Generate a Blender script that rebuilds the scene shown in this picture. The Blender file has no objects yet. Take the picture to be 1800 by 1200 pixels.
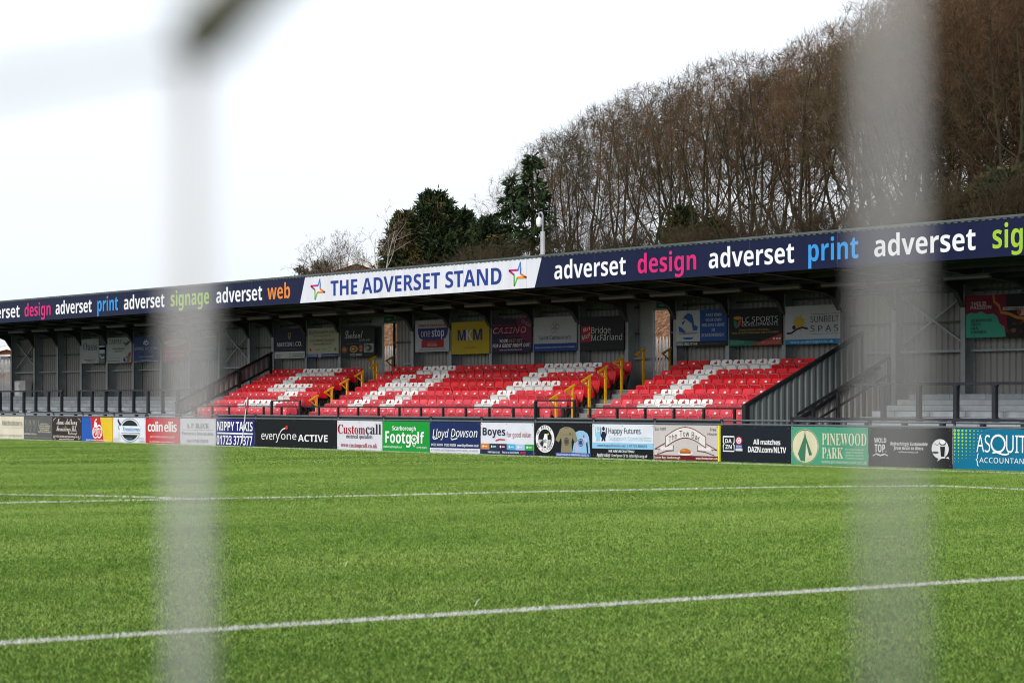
import bpy, math, random, os
import numpy as np
from mathutils import Vector, Matrix

# ------------------------------------------------------------------ camera, world, sun, exposure
scene = bpy.context.scene
COL = scene.collection
F_PX, CX, HY, CAM_H = 4130.0, 900.0, 704.0, 1.41       # focal length, centre and horizon in photo pixels; eye height
SN, CS = 0.582, 0.813                                    # heading of the view against the stand

cam_d = bpy.data.cameras.new('camera')
cam = bpy.data.objects.new('camera', cam_d)
COL.objects.link(cam)
cam.location = (0, 0, CAM_H)
cam.rotation_euler = (math.radians(90), 0, math.atan2(CS, SN))
cam_d.sensor_width = 36
cam_d.lens = 36 * F_PX / 1800
cam_d.shift_y = (HY - 600) / 1800
cam_d.clip_start = 0.05
cam_d.clip_end = 3000
cam_d.dof.use_dof = True
cam_d.dof.focus_distance = 64
cam_d.dof.aperture_fstop = 5.6
scene.camera = cam

SUN_EL, SUN_AZ = math.radians(48), math.radians(215)
world = bpy.data.worlds.new('World')
scene.world = world
world.use_nodes = True
wn, wl = world.node_tree.nodes, world.node_tree.links
wn.clear()
sky = wn.new('ShaderNodeTexSky'); sky.sky_type = 'NISHITA'; sky.sun_disc = False
sky.sun_elevation = SUN_EL; sky.sun_rotation = SUN_AZ
sky.air_density = 1.0; sky.dust_density = 4.0; sky.ozone_density = 1.0
grey = wn.new('ShaderNodeHueSaturation'); grey.inputs['Saturation'].default_value = 0.25
cloud = wn.new('ShaderNodeMixRGB'); cloud.inputs[0].default_value = 0.72
cloud.inputs[2].default_value = (5.75, 6.15, 6.6, 1)     # the even overcast layer
bg = wn.new('ShaderNodeBackground'); bg.inputs['Strength'].default_value = 0.13
wo = wn.new('ShaderNodeOutputWorld')
wl.new(sky.outputs[0], grey.inputs['Color']); wl.new(grey.outputs[0], cloud.inputs[1])
wl.new(cloud.outputs[0], bg.inputs['Color']); wl.new(bg.outputs[0], wo.inputs[0])

sun_d = bpy.data.lights.new('sun', 'SUN'); sun_d.energy = 1.5; sun_d.angle = math.radians(22)
sun_d.color = (1.0, 0.96, 0.9)
sun = bpy.data.objects.new('sun', sun_d); COL.objects.link(sun)
# light comes from behind the camera (from -y, slightly +x), direction the lamp shines in:
sdir = Vector((-0.30, 0.74, -0.62)).normalized()
sun.rotation_euler = sdir.to_track_quat('-Z', 'Y').to_euler()
sun.location = (0, -20, 40)
sky.sun_elevation = math.asin(-sdir.z)
sky.sun_rotation = math.atan2(-sdir.x, -sdir.y)

vs = scene.view_settings
vs.view_transform = 'Standard'; vs.look = 'None'; vs.gamma = 1; vs.use_curve_mapping = False
vs.exposure = 0.62
scene.render.engine = 'CYCLES'
scene.cycles.use_denoising = True
scene.cycles.filter_width = 1.05
scene.cycles.max_bounces = 6
scene.cycles.diffuse_bounces = 3
scene.cycles.glossy_bounces = 2
scene.cycles.transmission_bounces = 2
scene.cycles.transparent_max_bounces = 4
scene.cycles.caustics_reflective = False
scene.cycles.caustics_refractive = False

# ------------------------------------------------------------------ helpers
def S(px, w):
    t = (px - CX) / F_PX
    return w * (SN * t - CS) / (SN + CS * t)
def DEPTH(s, w): return -CS * s + SN * w
def Z(px, py, w): return CAM_H + (HY - py) / F_PX * DEPTH(S(px, w), w)
def G(px, py):                                            # a pixel of the pitch -> ground point
    y = F_PX * CAM_H / (py - HY); x = (px - CX) / F_PX * y
    return (SN * x - CS * y, CS * x + SN * y)
def W_AT(px, s):                                          # where the plane x = s is crossed at that column
    t = (px - CX) / F_PX
    return s * (SN + CS * t) / (SN * t - CS)

def lin(h):
    h = h.lstrip('#')
    c = [int(h[i:i + 2], 16) / 255 for i in (0, 2, 4)]
    return tuple(x / 12.92 if x <= 0.04045 else ((x + 0.055) / 1.055) ** 2.4 for x in c)

MATS = {}
def mat(name, rgb, rough=0.6, vary=0.12, scale=1.5, metal=0.0, spec=0.4, bump=0.0, bscale=60, rnd=0.0, stretch=None):
    if name in MATS: return MATS[name]
    m = bpy.data.materials.new(name); m.use_nodes = True
    n, l = m.node_tree.nodes, m.node_tree.links
    b = n['Principled BSDF']
    b.inputs['Roughness'].default_value = rough; b.inputs['Metallic'].default_value = metal
    b.inputs['Specular IOR Level'].default_value = spec
    geo = n.new('ShaderNodeNewGeometry')
    vec = geo.outputs['Position']
    if stretch:
        mp = n.new('ShaderNodeMapping'); mp.inputs['Scale'].default_value = stretch
        l.new(vec, mp.inputs['Vector']); vec = mp.outputs[0]
    tx = n.new('ShaderNodeTexNoise'); tx.inputs['Scale'].default_value = scale; tx.inputs['Detail'].default_value = 6
    tx.inputs['Roughness'].default_value = 0.65
    l.new(vec, tx.inputs['Vector'])
    mr = n.new('ShaderNodeMapRange'); mr.inputs['From Min'].default_value = 0.3; mr.inputs['From Max'].default_value = 0.7
    mr.inputs['To Min'].default_value = 1 - vary; mr.inputs['To Max'].default_value = 1 + vary
    l.new(tx.outputs['Fac'], mr.inputs['Value'])
    val = mr.outputs[0]
    if rnd:
        oi = n.new('ShaderNodeObjectInfo')
        m2 = n.new('ShaderNodeMapRange'); m2.inputs['To Min'].default_value = 1 - rnd; m2.inputs['To Max'].default_value = 1 + rnd
        l.new(oi.outputs['Random'], m2.inputs['Value'])
        mu = n.new('ShaderNodeMath'); mu.operation = 'MULTIPLY'
        l.new(val, mu.inputs[0]); l.new(m2.outputs[0], mu.inputs[1]); val = mu.outputs[0]
    sc = n.new('ShaderNodeVectorMath'); sc.operation = 'SCALE'; sc.inputs[0].default_value = rgb
    l.new(val, sc.inputs['Scale']); l.new(sc.outputs[0], b.inputs['Base Color'])
    if bump:
        t2 = n.new('ShaderNodeTexNoise'); t2.inputs['Scale'].default_value = bscale
        l.new(geo.outputs['Position'], t2.inputs['Vector'])
        bp = n.new('ShaderNodeBump'); bp.inputs['Strength'].default_value = bump
        l.new(t2.outputs['Fac'], bp.inputs['Height']); l.new(bp.outputs[0], b.inputs['Normal'])
    MATS[name] = m
    return m
def ink(h, rough=0.5): return mat('print_' + h.lstrip('#').lower(), tuple(0.82 * c for c in lin(h)), rough, 0.07, 2.2, spec=0.14)

class MB:
    def __init__(self): self.v, self.f, self.m, self.mats = [], [], [], []
    def mi(self, m):
        if m not in self.mats: self.mats.append(m)
        return self.mats.index(m)
    def face(self, pts, m):
        k = len(self.v); self.v += [tuple(p) for p in pts]; self.f.append(tuple(range(k, k + len(pts)))); self.m.append(self.mi(m))
    def box(self, x0, x1, y0, y1, z0, z1, m):
        k = len(self.v); i = self.mi(m)
        self.v += [(x0,y0,z0),(x1,y0,z0),(x1,y1,z0),(x0,y1,z0),(x0,y0,z1),(x1,y0,z1),(x1,y1,z1),(x0,y1,z1)]
        for q in ((3,2,1,0),(4,5,6,7),(0,1,5,4),(1,2,6,5),(2,3,7,6),(3,0,4,7)):
            self.f.append(tuple(k + a for a in q)); self.m.append(i)
    def bar(self, p0, p1, a, b, m, up=(0, 0, 1)):          # rectangular bar from p0 to p1
        p0, p1 = Vector(p0), Vector(p1); d = (p1 - p0).normalized(); up = Vector(up)
        if abs(d.dot(up)) > 0.98: up = Vector((1, 0, 0))
        x = d.cross(up).normalized() * a / 2; y = x.cross(d).normalized() * b / 2
        k = len(self.v); i = self.mi(m)
        for p in (p0, p1): self.v += [tuple(p - x - y), tuple(p + x - y), tuple(p + x + y), tuple(p - x + y)]
        for q in ((3,2,1,0),(4,5,6,7),(0,1,5,4),(1,2,6,5),(2,3,7,6),(3,0,4,7)):
            self.f.append(tuple(k + c for c in q)); self.m.append(i)
    def tube(self, pts, r, m, n=8, cap=True):
        pts = [Vector(p) for p in pts]; rs = r if isinstance(r, (list, tuple)) else [r] * len(pts)
        k = len(self.v); i = self.mi(m); ref = None
        for j, p in enumerate(pts):
            d = (pts[min(j + 1, len(pts) - 1)] - pts[max(j - 1, 0)]).normalized()
            if ref is None: ref = d.orthogonal().normalized()
            ref = (ref - d * ref.dot(d)).normalized(); b = d.cross(ref)
            for a in range(n):
                an = 2 * math.pi * a / n
                self.v.append(tuple(p + (ref * math.cos(an) + b * math.sin(an)) * rs[j]))
        for j in range(len(pts) - 1):
            for a in range(n):
                self.f.append((k + j*n + a, k + j*n + (a+1) % n, k + (j+1)*n + (a+1) % n, k + (j+1)*n + a)); self.m.append(i)
        if cap:
            self.f.append(tuple(k + a for a in reversed(range(n)))); self.m.append(i)
            e = k + (len(pts) - 1) * n; self.f.append(tuple(e + a for a in range(n))); self.m.append(i)
    def prism_y(self, poly, y0, y1, m):                   # polygon in (x, z) pushed along y
        k = len(self.v); i = self.mi(m); n = len(poly)
        self.v += [(x, y0, z) for x, z in poly] + [(x, y1, z) for x, z in poly]
        self.f.append(tuple(k + a for a in range(n))); self.f.append(tuple(k + n + a for a in reversed(range(n))))
        self.m += [i, i]
        for a in range(n):
            c = (a + 1) % n; self.f.append((k + c, k + a, k + n + a, k + n + c)); self.m.append(i)
    def prism_x(self, poly, x0, x1, m):                   # polygon in (y, z) pushed along x
        k = len(self.v); i = self.mi(m); n = len(poly)
        self.v += [(x0, y, z) for y, z in poly] + [(x1, y, z) for y, z in poly]
        self.f.append(tuple(k + a for a in range(n))); self.f.append(tuple(k + n + a for a in reversed(range(n))))
        self.m += [i, i]
        for a in range(n):
            c = (a + 1) % n; self.f.append((k + c, k + a, k + n + a, k + n + c)); self.m.append(i)
    def corr(self, axis, t0, t1, fixed, zlo, zhi, m, pitch=0.2, dep=0.035, sign=-1):   # profiled steel sheet
        prof = ((0, 0), (0.30, 0), (0.42, 1), (0.80, 1), (0.92, 0)); ts = []
        n = int(math.ceil((t1 - t0) / pitch))
        for a in range(n):
            for fr, o in prof:
                t = t0 + (a + fr) * pitch
                if t <= t1: ts.append((t, o * dep * sign))
        ts.append((t1, 0))
        zl = zlo if callable(zlo) else (lambda t: zlo); zh = zhi if callable(zhi) else (lambda t: zhi)
        i = self.mi(m); k = len(self.v)
        for t, o in ts:
            for z in (zl(t), zh(t)): self.v.append((t, fixed + o, z) if axis == 'x' else (fixed + o, t, z))
        for a in range(len(ts) - 1):
            self.f.append((k + 2*a, k + 2*a + 2, k + 2*a + 3, k + 2*a + 1)); self.m.append(i)
    def build(self, name, parent=None, smooth=False):
        me = bpy.data.meshes.new(name)
        off = parent_loc(parent) if parent else Vector((0, 0, 0))
        me.from_pydata([(x - off.x, y - off.y, z - off.z) for x, y, z in self.v], [], self.f)
        for mm in self.mats: me.materials.append(mm)
        me.polygons.foreach_set('material_index', self.m)
        if smooth: me.polygons.foreach_set('use_smooth', [True] * len(self.f))
        me.update()
        o = bpy.data.objects.new(name, me); COL.objects.link(o)
        if parent: o.parent = parent
        return o
def parent_loc(o):
    v = Vector(o.location)
    while o.parent: o = o.parent; v += o.location
    return v
def tag(o, label=None, cat=None, group=None, kind=None):
    if label: o['label'] = label
    if cat: o['category'] = cat
    if group: o['group'] = group
    if kind: o['kind'] = kind
    return o
def thing(name, label, cat, loc=(0, 0, 0), group=None):
    o = bpy.data.objects.new(name, None); COL.objects.link(o); o.location = loc; o.empty_display_size = 0.2
    return tag(o, label, cat, group)
def fit_base(root):                                       # nothing: roots stand where their builder put them
    return root

def structure(mb, name): return tag(mb.build(name), kind='structure')

# ------------------------------------------------------------------ lettering
FONT = None
try:
    FONT = bpy.data.fonts.load(os.path.join(bpy.utils.system_resource('DATAFILES', path='fonts'), 'NotoSansMath-Regular.woff2'))
except Exception:
    FONT = None
STY = {'bold': (0x1D5D4, 0x1D5EE, 0x1D7EC), 'bolditalic': (0x1D63C, 0x1D656, 0x1D7EC), 'italic': (0x1D608, 0x1D622, 0x1D7E2),
       'serif': (0x1D400, 0x1D41A, 0x1D7CE), 'script': (0x1D4D0, 0x1D4EA, 0x1D7CE)}
def styled(t, st):
    if FONT is None or st not in STY: return t
    A, a, d = STY[st]; r = ''
    for c in t:
        if 'A' <= c <= 'Z': r += chr(A + ord(c) - 65)
        elif 'a' <= c <= 'z': r += chr(a + ord(c) - 97)
        elif '0' <= c <= '9': r += chr(d + ord(c) - 48)
        else: r += c
    return r
TCACHE = {}
def text_mesh(t, st='sans', fat=0.0, res=3, space=1.0):
    key = (t, st, fat, res, space)
    if key in TCACHE: return TCACHE[key]
    c = bpy.data.curves.new('lettering_curve', 'FONT'); c.body = styled(t, st)
    if FONT: c.font = FONT
    c.resolution_u = res; c.space_character = space
    o = bpy.data.objects.new('lettering_curve', c); COL.objects.link(o)
    dg = bpy.context.evaluated_depsgraph_get(); dg.update()
    me = bpy.data.meshes.new_from_object(o.evaluated_get(dg))
    vv = [(v.co.x, v.co.y) for v in me.vertices]; ff = [tuple(p.vertices) for p in me.polygons]
    bpy.data.objects.remove(o); bpy.data.curves.remove(c); bpy.data.meshes.remove(me)
    TCACHE[key] = (vv, ff)
    return vv, ff

class Art:
    """flat artwork on an upright board facing the pitch: u runs 0..1 along it, v runs 0..1 down it"""
    def __init__(self, s0, s1, z0, z1, w, root):
        self.s0, self.s1, self.z0, self.z1, self.w, self.root = s0, s1, z0, z1, w, root
        self.parts = {}; self.lay = 0
    def P(self, u, v, lay): return (self.s0 + u * (self.s1 - self.s0), self.w - 0.004 - 0.0025 * lay, self.z1 - v * (self.z1 - self.z0))
    def mb(self, part): return self.parts.setdefault(part, MB())
    def poly(self, pts, col, part='artwork', lay=0):
        self.mb(part).face([self.P(u, v, lay) for u, v in pts], ink(col))
    def rect(self, u0, v0, u1, v1, col, part='artwork', lay=0): self.poly([(u0, v1), (u1, v1), (u1, v0), (u0, v0)], col, part, lay)
    def ell(self, u, v, ru, rv, col, part='artwork', lay=0, n=28, a0=0, a1=360):
        self.poly([(u + ru * math.cos(math.radians(a0 + (a1 - a0) * k / n)), v - rv * math.sin(math.radians(a0 + (a1 - a0) * k / n))) for k in range(n + (a1 - a0 != 360))], col, part, lay)
    def stroke(self, pts, wd, col, part='artwork', lay=0):  # wd in metres
        W, H = self.s1 - self.s0, self.z1 - self.z0
        mb = self.mb(part); i = mb.mi(ink(col)); q = [Vector((u * W, v * H)) for u, v in pts]
        L, R = [], []
        for k, p in enumerate(q):
            d = (q[min(k + 1, len(q) - 1)] - q[max(k - 1, 0)]); d = d.normalized() if d.length else Vector((1, 0)); nrm = Vector((-d.y, d.x)) * wd / 2
            L.append(p + nrm); R.append(p - nrm)
        k0 = len(mb.v)
        for a, b in zip(L, R): mb.v += [self.P(a.x / W, a.y / H, lay), self.P(b.x / W, b.y / H, lay)]
        for k in range(len(q) - 1): mb.f.append((k0 + 2*k, k0 + 2*k + 1, k0 + 2*k + 3, k0 + 2*k + 2)); mb.m.append(i)
    def ring(self, u, v, ru, rv, wd, col, part='artwork', lay=0, n=32, a0=0, a1=360):
        self.stroke([(u + ru * math.cos(math.radians(a0 + (a1 - a0) * k / n)), v - rv * math.sin(math.radians(a0 + (a1 - a0) * k / n))) for k in range(n + 1)], wd, col, part, lay)
    def text(self, t, u0, u1, vb, vt, col, st='sans', part='lettering', lay=3, fat=0.0, res=3, space=1.0, rise=0.0, shear=0.0):
        vv, ff = text_mesh(t, st, fat, res, space)
        if not vv: return
        if part == 'lettering': self.lay += 1; part = 'lettering.%03d' % self.lay     # one block of words, one part
        xs = [p[0] for p in vv]; x0, x1 = min(xs), max(xs); top = max(p[1] for p in vv)
        mb = self.mb(part); i = mb.mi(ink(col)); k = len(mb.v)
        for x, y in vv:
            f = (x - x0) / (x1 - x0); g = y / top
            mb.v.append(self.P(u0 + f * (u1 - u0) + shear * g, vb + g * (vt - vb) - rise * f, lay))
        for f in ff: mb.f.append(tuple(k + a for a in f)); mb.m.append(i)
    def arc_text(self, t, uc, vc, ru, rv, a0, a1, hgt, col, st='bold', part='lettering', lay=3, res=2):
        """letters set round an ellipse from angle a0 to a1 (degrees, anticlockwise), hgt in v units"""
        n = len(t); W, H = self.s1 - self.s0, self.z1 - self.z0
        for k, ch in enumerate(t):
            if ch == ' ': continue
            a = math.radians(a0 + (a1 - a0) * (k + 0.5) / n); vv, ff = text_mesh(ch, st, 0.0, res)
            if not vv: continue
            xs = [p[0] for p in vv]; cx = (min(xs) + max(xs)) / 2; sc = hgt / 0.52; inward = 1 if a1 < a0 else -1
            tx, tz = math.sin(a) * inward, -math.cos(a) * inward   # reading direction
            mb = self.mb(part); i = mb.mi(ink(col)); k0 = len(mb.v)
            for x, y in vv:
                ax, ay = (x - cx) * sc * H, y * sc * H
                X = (uc + ru * math.cos(a)) * W + ax * tx - ay * tz
                Y = -(vc - rv * math.sin(a)) * H + ax * tz + ay * tx
                mb.v.append(self.P(X / W, -Y / H, lay))
            for f in ff: mb.f.append(tuple(k0 + b for b in f)); mb.m.append(i)
    def done(self):
        for p, mb in self.parts.items():
            if mb.f: mb.build(p.split('.')[0], self.root)
# ------------------------------------------------------------------ shared materials
M_ROOF = mat('roof_steel_dark', (0.045, 0.05, 0.05), 0.6, 0.2)
M_SOFFIT = mat('soffit_sheet', (0.045, 0.046, 0.043), 0.7, 0.2, 0.8)
M_EDGE = mat('roof_edge_grey_green', (0.075, 0.092, 0.092), 0.5, 0.25, 2.0)
M_STEEL = mat('galvanised_column', (0.26, 0.285, 0.295), 0.5, 0.18, 3, metal=0.1)
M_RAFTER = mat('rafter_steel', (0.055, 0.058, 0.056), 0.55, 0.2, 2)
M_WALL = mat('profiled_wall_grey', (0.26, 0.246, 0.24), 0.55, 0.10, 0.9, stretch=(1, 1, 0.25))
M_WALL2 = mat('smooth_panel_grey', (0.26, 0.275, 0.275), 0.55, 0.1, 0.9)
M_SCREEN = mat('profiled_screen_green_grey', (0.115, 0.135, 0.135), 0.5, 0.16, 1.5, stretch=(1, 1, 0.3))
M_BLACK = mat('black_gloss_rail', (0.013, 0.014, 0.016), 0.45, 0.3, 4, spec=.3)
M_RAIL = mat('dark_steel_rail', (0.022, 0.024, 0.03), 0.5, 0.3, 4, spec=.25)
M_GREYRAIL = mat('grey_galvanised_rail', (0.12, 0.135, 0.15), 0.4, 0.2, 5, metal=0.3)
M_CONC = mat('terrace_concrete', (0.30, 0.32, 0.335), 0.85, 0.22, 2.5, bump=0.15)
M_DECK = mat('deck_concrete', (0.21, 0.215, 0.22), 0.85, 0.25, 2.5, bump=0.15)
M_DECKTOP = mat('deck_nosing', (0.36, 0.36, 0.355), 0.85, 0.2, 3)
M_YEL = mat('yellow_handrail_paint', lin('#dba218'), 0.4, 0.15, 6)
M_LIGHT = mat('light_fitting_diffuser', (0.20, 0.185, 0.16), 0.5, 0.15, 3)
M_WHITE = mat('white_paint', (0.78, 0.78, 0.78), 0.5, 0.08, 3)
M_CREAMFENCE = mat('weathered_white_fence', (0.72, 0.69, 0.66), 0.6, 0.12, 2)

# ------------------------------------------------------------------ ground
g = MB(); g.box(-420, 320, -160, 420, -0.6, -0.02, mat('ground_grass', (0.05, 0.085, 0.022), 0.95, 0.3, 0.3)); structure(g, 'ground')
PITCH_W = 35.56
m_turf = mat('turf_carpet', (0.034, 0.062, 0.012), 1.0, 0.35, 9, spec=0.0)
g = MB(); g.face([(-200, -30, 0), (60, -30, 0), (60, PITCH_W + 0.1, 0), (-200, PITCH_W + 0.1, 0)], m_turf); structure(g, 'pitch')
g = MB(); g.face([(-200, PITCH_W + 0.1, 0.004), (60, PITCH_W + 0.1, 0.004), (60, 46, 0.004), (-200, 46, 0.004)], mat('tarmac', (0.06, 0.06, 0.062), 0.9, 0.25, 4)); structure(g, 'path')

# turf blades -------------------------------------------------------
rng = np.random.default_rng(7)
def m_blades(name, c_dark, c_mid, c_light):
    m = bpy.data.materials.new(name); m.use_nodes = True
    n, l = m.node_tree.nodes, m.node_tree.links; b = n['Principled BSDF']
    b.inputs['Roughness'].default_value = 0.6; b.inputs['Specular IOR Level'].default_value = 0.15
    at = n.new('ShaderNodeAttribute'); at.attribute_name = 'tone'
    geo = n.new('ShaderNodeNewGeometry')
    mp = n.new('ShaderNodeMapping'); mp.inputs['Scale'].default_value = (0.9, 0.35, 0); l.new(geo.outputs['Position'], mp.inputs['Vector'])
    t1 = n.new('ShaderNodeTexNoise'); t1.inputs['Scale'].default_value = 0.55; t1.inputs['Detail'].default_value = 5; l.new(mp.outputs[0], t1.inputs['Vector'])
    t2 = n.new('ShaderNodeTexNoise'); t2.inputs['Scale'].default_value = 5.0; t2.inputs['Detail'].default_value = 3; l.new(geo.outputs['Position'], t2.inputs['Vector'])
    a1 = n.new('ShaderNodeMath'); a1.operation = 'MULTIPLY_ADD'; a1.inputs[1].default_value = 0.95; a1.inputs[2].default_value = -0.475; l.new(t1.outputs['Fac'], a1.inputs[0])
    a2 = n.new('ShaderNodeMath'); a2.operation = 'MULTIPLY_ADD'; a2.inputs[1].default_value = 0.8; a2.inputs[2].default_value = -0.4; l.new(t2.outputs['Fac'], a2.inputs[0])
    s1 = n.new('ShaderNodeMath'); l.new(at.outputs['Fac'], s1.inputs[0]); l.new(a1.outputs[0], s1.inputs[1])
    s2 = n.new('ShaderNodeMath'); l.new(s1.outputs[0], s2.inputs[0]); l.new(a2.outputs[0], s2.inputs[1])
    r = n.new('ShaderNodeValToRGB'); e = r.color_ramp.elements
    e[0].position = 0.05; e[0].color = (*c_dark, 1); e[1].position = 0.95; e[1].color = (*c_light, 1)
    x = e.new(0.5); x.color = (*c_mid, 1)
    l.new(s2.outputs[0], r.inputs[0]); l.new(r.outputs[0], b.inputs['Base Color'])
    return m
def blades_mesh(px, py, z0, hgt, wid, tone):
    n = len(px); yaw = rng.uniform(0, 2 * np.pi, n); ln = rng.uniform(0, 2 * np.pi, n); lean = np.abs(rng.normal(0, 0.95, n)).clip(0, 2.2) * hgt
    dx, dy = np.cos(yaw) * wid / 2, np.sin(yaw) * wid / 2
    co = np.empty((n, 3, 3), np.float32)
    co[:, 0] = np.stack([px - dx, py - dy, np.full(n, z0)], 1); co[:, 1] = np.stack([px + dx, py + dy, np.full(n, z0)], 1)
    co[:, 2] = np.stack([px + np.cos(ln) * lean, py + np.sin(ln) * lean, z0 + hgt * rng.uniform(0.55, 1.1, n)], 1)
    return co, tone
def blades_object(name, co, tone, m, kind, extra=None):
    n = len(co); me = bpy.data.meshes.new(name)
    me.vertices.add(n * 3); me.vertices.foreach_set('co', co.reshape(-1))
    me.loops.add(n * 3); me.loops.foreach_set('vertex_index', np.arange(n * 3, dtype=np.int32))
    me.polygons.add(n); me.polygons.foreach_set('loop_start', np.arange(0, n * 3, 3, dtype=np.int32))
    a = me.attributes.new('tone', 'FLOAT', 'POINT'); a.data.foreach_set('value', np.repeat(tone, 3).astype(np.float32))
    me.materials.append(m); me.update(); me.validate()
    o = bpy.data.objects.new(name, me); COL.objects.link(o); o['kind'] = kind
    return o

# painted lines, as polylines on the ground (s, w) -------------------
def pxline(pts): return [G(*p) for p in pts]
goal_l = [(-12.78, -6), (-12.78, 24)]
pen_l = pxline([(-260, 893), (0, 884.7), (100, 882.6), (300, 878.6), (400, 876.5), (600, 873.0), (860, 866.5), (1170, 860.5), (1317, 857.7), (1380, 856.4), (1477, 856.0), (1560, 855.2), (1646, 854.4)])
cs, cw = pen_l[-1]
box_l = [(cs, cw), (-12.78, cw - 0.05)]
arc_l = pxline([(-420, 866.5), (-200, 868.2), (0, 869.8), (100, 871), (200, 873), (260, 874.6), (310, 876.8), (340, 877.6)])
touch_l = [(-170, 35.05), (-72, 34.98), (-52, 34.93), (-41, 34.62), (-34, 34.42), (-12, 34.2)]
LINES = {'goal_line': (goal_l, 0.10), 'penalty_area_line': (pen_l, 0.10), 'penalty_area_side_line': (box_l, 0.10), 'penalty_arc': (arc_l, 0.09), 'touchline': (touch_l, 0.09)}
def seg_dist(px, py, pl):
    d = np.full(len(px), 1e9)
    for (ax, ay), (bx, by) in zip(pl[:-1], pl[1:]):
        vx, vy = bx - ax, by - ay; L2 = vx * vx + vy * vy
        t = np.clip(((px - ax) * vx + (py - ay) * vy) / L2, 0, 1)
        d = np.minimum(d, np.hypot(px - ax - t * vx, py - ay - t * vy))
    return d
def field(d0, d1, dens, pad):
    """random points of the pitch between two distances along the view, a margin wider than the frame"""
    y = np.sqrt(rng.uniform(d0 ** 2, d1 ** 2, int(dens * (0.218 + pad) * (d1 ** 2 - d0 ** 2))))
    x = rng.uniform(-1, 1, len(y)) * (0.218 + pad) * y
    return SN * x - CS * y, CS * x + SN * y
cos_, tones = [], []
for d0, d1, dens, wid, hgt, pad in ((8, 13, 3600, 0.0030, 0.023, 0.16), (13, 20, 3600, 0.0034, 0.023, 0.14), (20, 32, 2900, 0.0048, 0.023, 0.14), (32, 52, 1500, 0.008, 0.023, 0.16), (52, 110, 520, 0.015, 0.022, 0.16)):
    x, y = field(d0, d1, dens, pad)
    keep = y < PITCH_W - 0.02
    for pl, wd in LINES.values(): keep &= seg_dist(x, y, pl) > wd / 2
    x, y = x[keep], y[keep]; n = len(x)
    c, t = blades_mesh(x, y, 0.0, hgt, wid * rng.uniform(0.6, 1.3, n), rng.normal(0.5, 0.26, n).clip(0, 1))
    cos_.append(c); tones.append(t)
M_BLADE = m_blades('turf_fibres', (0.062, 0.132, 0.017), (0.172, 0.300, 0.040), (0.335, 0.445, 0.120))
blades_object('grass', np.concatenate(cos_), np.concatenate(tones), M_BLADE, 'stuff')

M_LINE = m_blades('white_line_fibres', (0.42, 0.41, 0.40), (0.60, 0.585, 0.575), (0.74, 0.73, 0.72))
M_LINEBASE = mat('white_line_base', (0.5, 0.49, 0.46), 0.9, 0.2, 10)
for nm, (pl, wd) in LINES.items():
    X, Y = [], []; strip = []
    for (ax, ay), (bx, by) in zip(pl[:-1], pl[1:]):
        L = math.hypot(bx - ax, by - ay); far = min(DEPTH(ax, ay), DEPTH(bx, by)); dens = 11000 if far < 25 else 2200
        n = int(L * wd * dens); t = rng.uniform(0, 1, n); o = rng.uniform(-0.5, 0.5, n) * wd
        nx, ny = -(by - ay) / L, (bx - ax) / L
        X.append(ax + t * (bx - ax) + o * nx); Y.append(ay + t * (by - ay) + o * ny)
        strip.append([(ax + nx*wd/2, ay + ny*wd/2, 0.004), (ax - nx*wd/2, ay - ny*wd/2, 0.004), (bx - nx*wd/2, by - ny*wd/2, 0.004), (bx + nx*wd/2, by + ny*wd/2, 0.004)])
    X, Y = np.concatenate(X), np.concatenate(Y); n = len(X); near = DEPTH(pl[0][0], pl[0][1]) < 25 and nm == 'goal_line'
    c, t = blades_mesh(X, Y, 0.0, 0.029 if near else 0.031, (0.004 if near else 0.013) * rng.uniform(0.6, 1.3, n), rng.normal(0.55, 0.22, n).clip(0, 1))
    o = blades_object(nm, c, t, M_LINE, 'structure')
# stray pale fibres lying on the turf
for (px, py), ang, ln in (((607, 1000), 1.2, 0.04), ((835, 1071), 1.1, 0.05)):
    s, w = G(px, py); b = MB(); b.tube([(s, w, 0.026), (s + 0.4*ln*math.cos(ang), w + 0.4*ln*math.cos(ang), 0.032 + ln*math.sin(ang)*0.5), (s + ln*math.cos(ang), w + ln*math.cos(ang), 0.03 + ln*math.sin(ang))], 0.0022, M_WHITE, 5)
    o = b.build('turf_fibre')
    tag(o, {607: 'pale loose fibre sticking up from the green turf beyond the near white line', 835: 'pale loose fibre standing up beside the near white line', 577: 'pale loose fibre lying flat on the turf left of centre, below the near white line', 1146: 'pale loose fibre lying flat on the turf right of centre, below the near white line', 523: 'tiny pale scrap on the turf beside the far white line'}[px], 'turf fibre', 'loose pale turf fibres')

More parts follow.
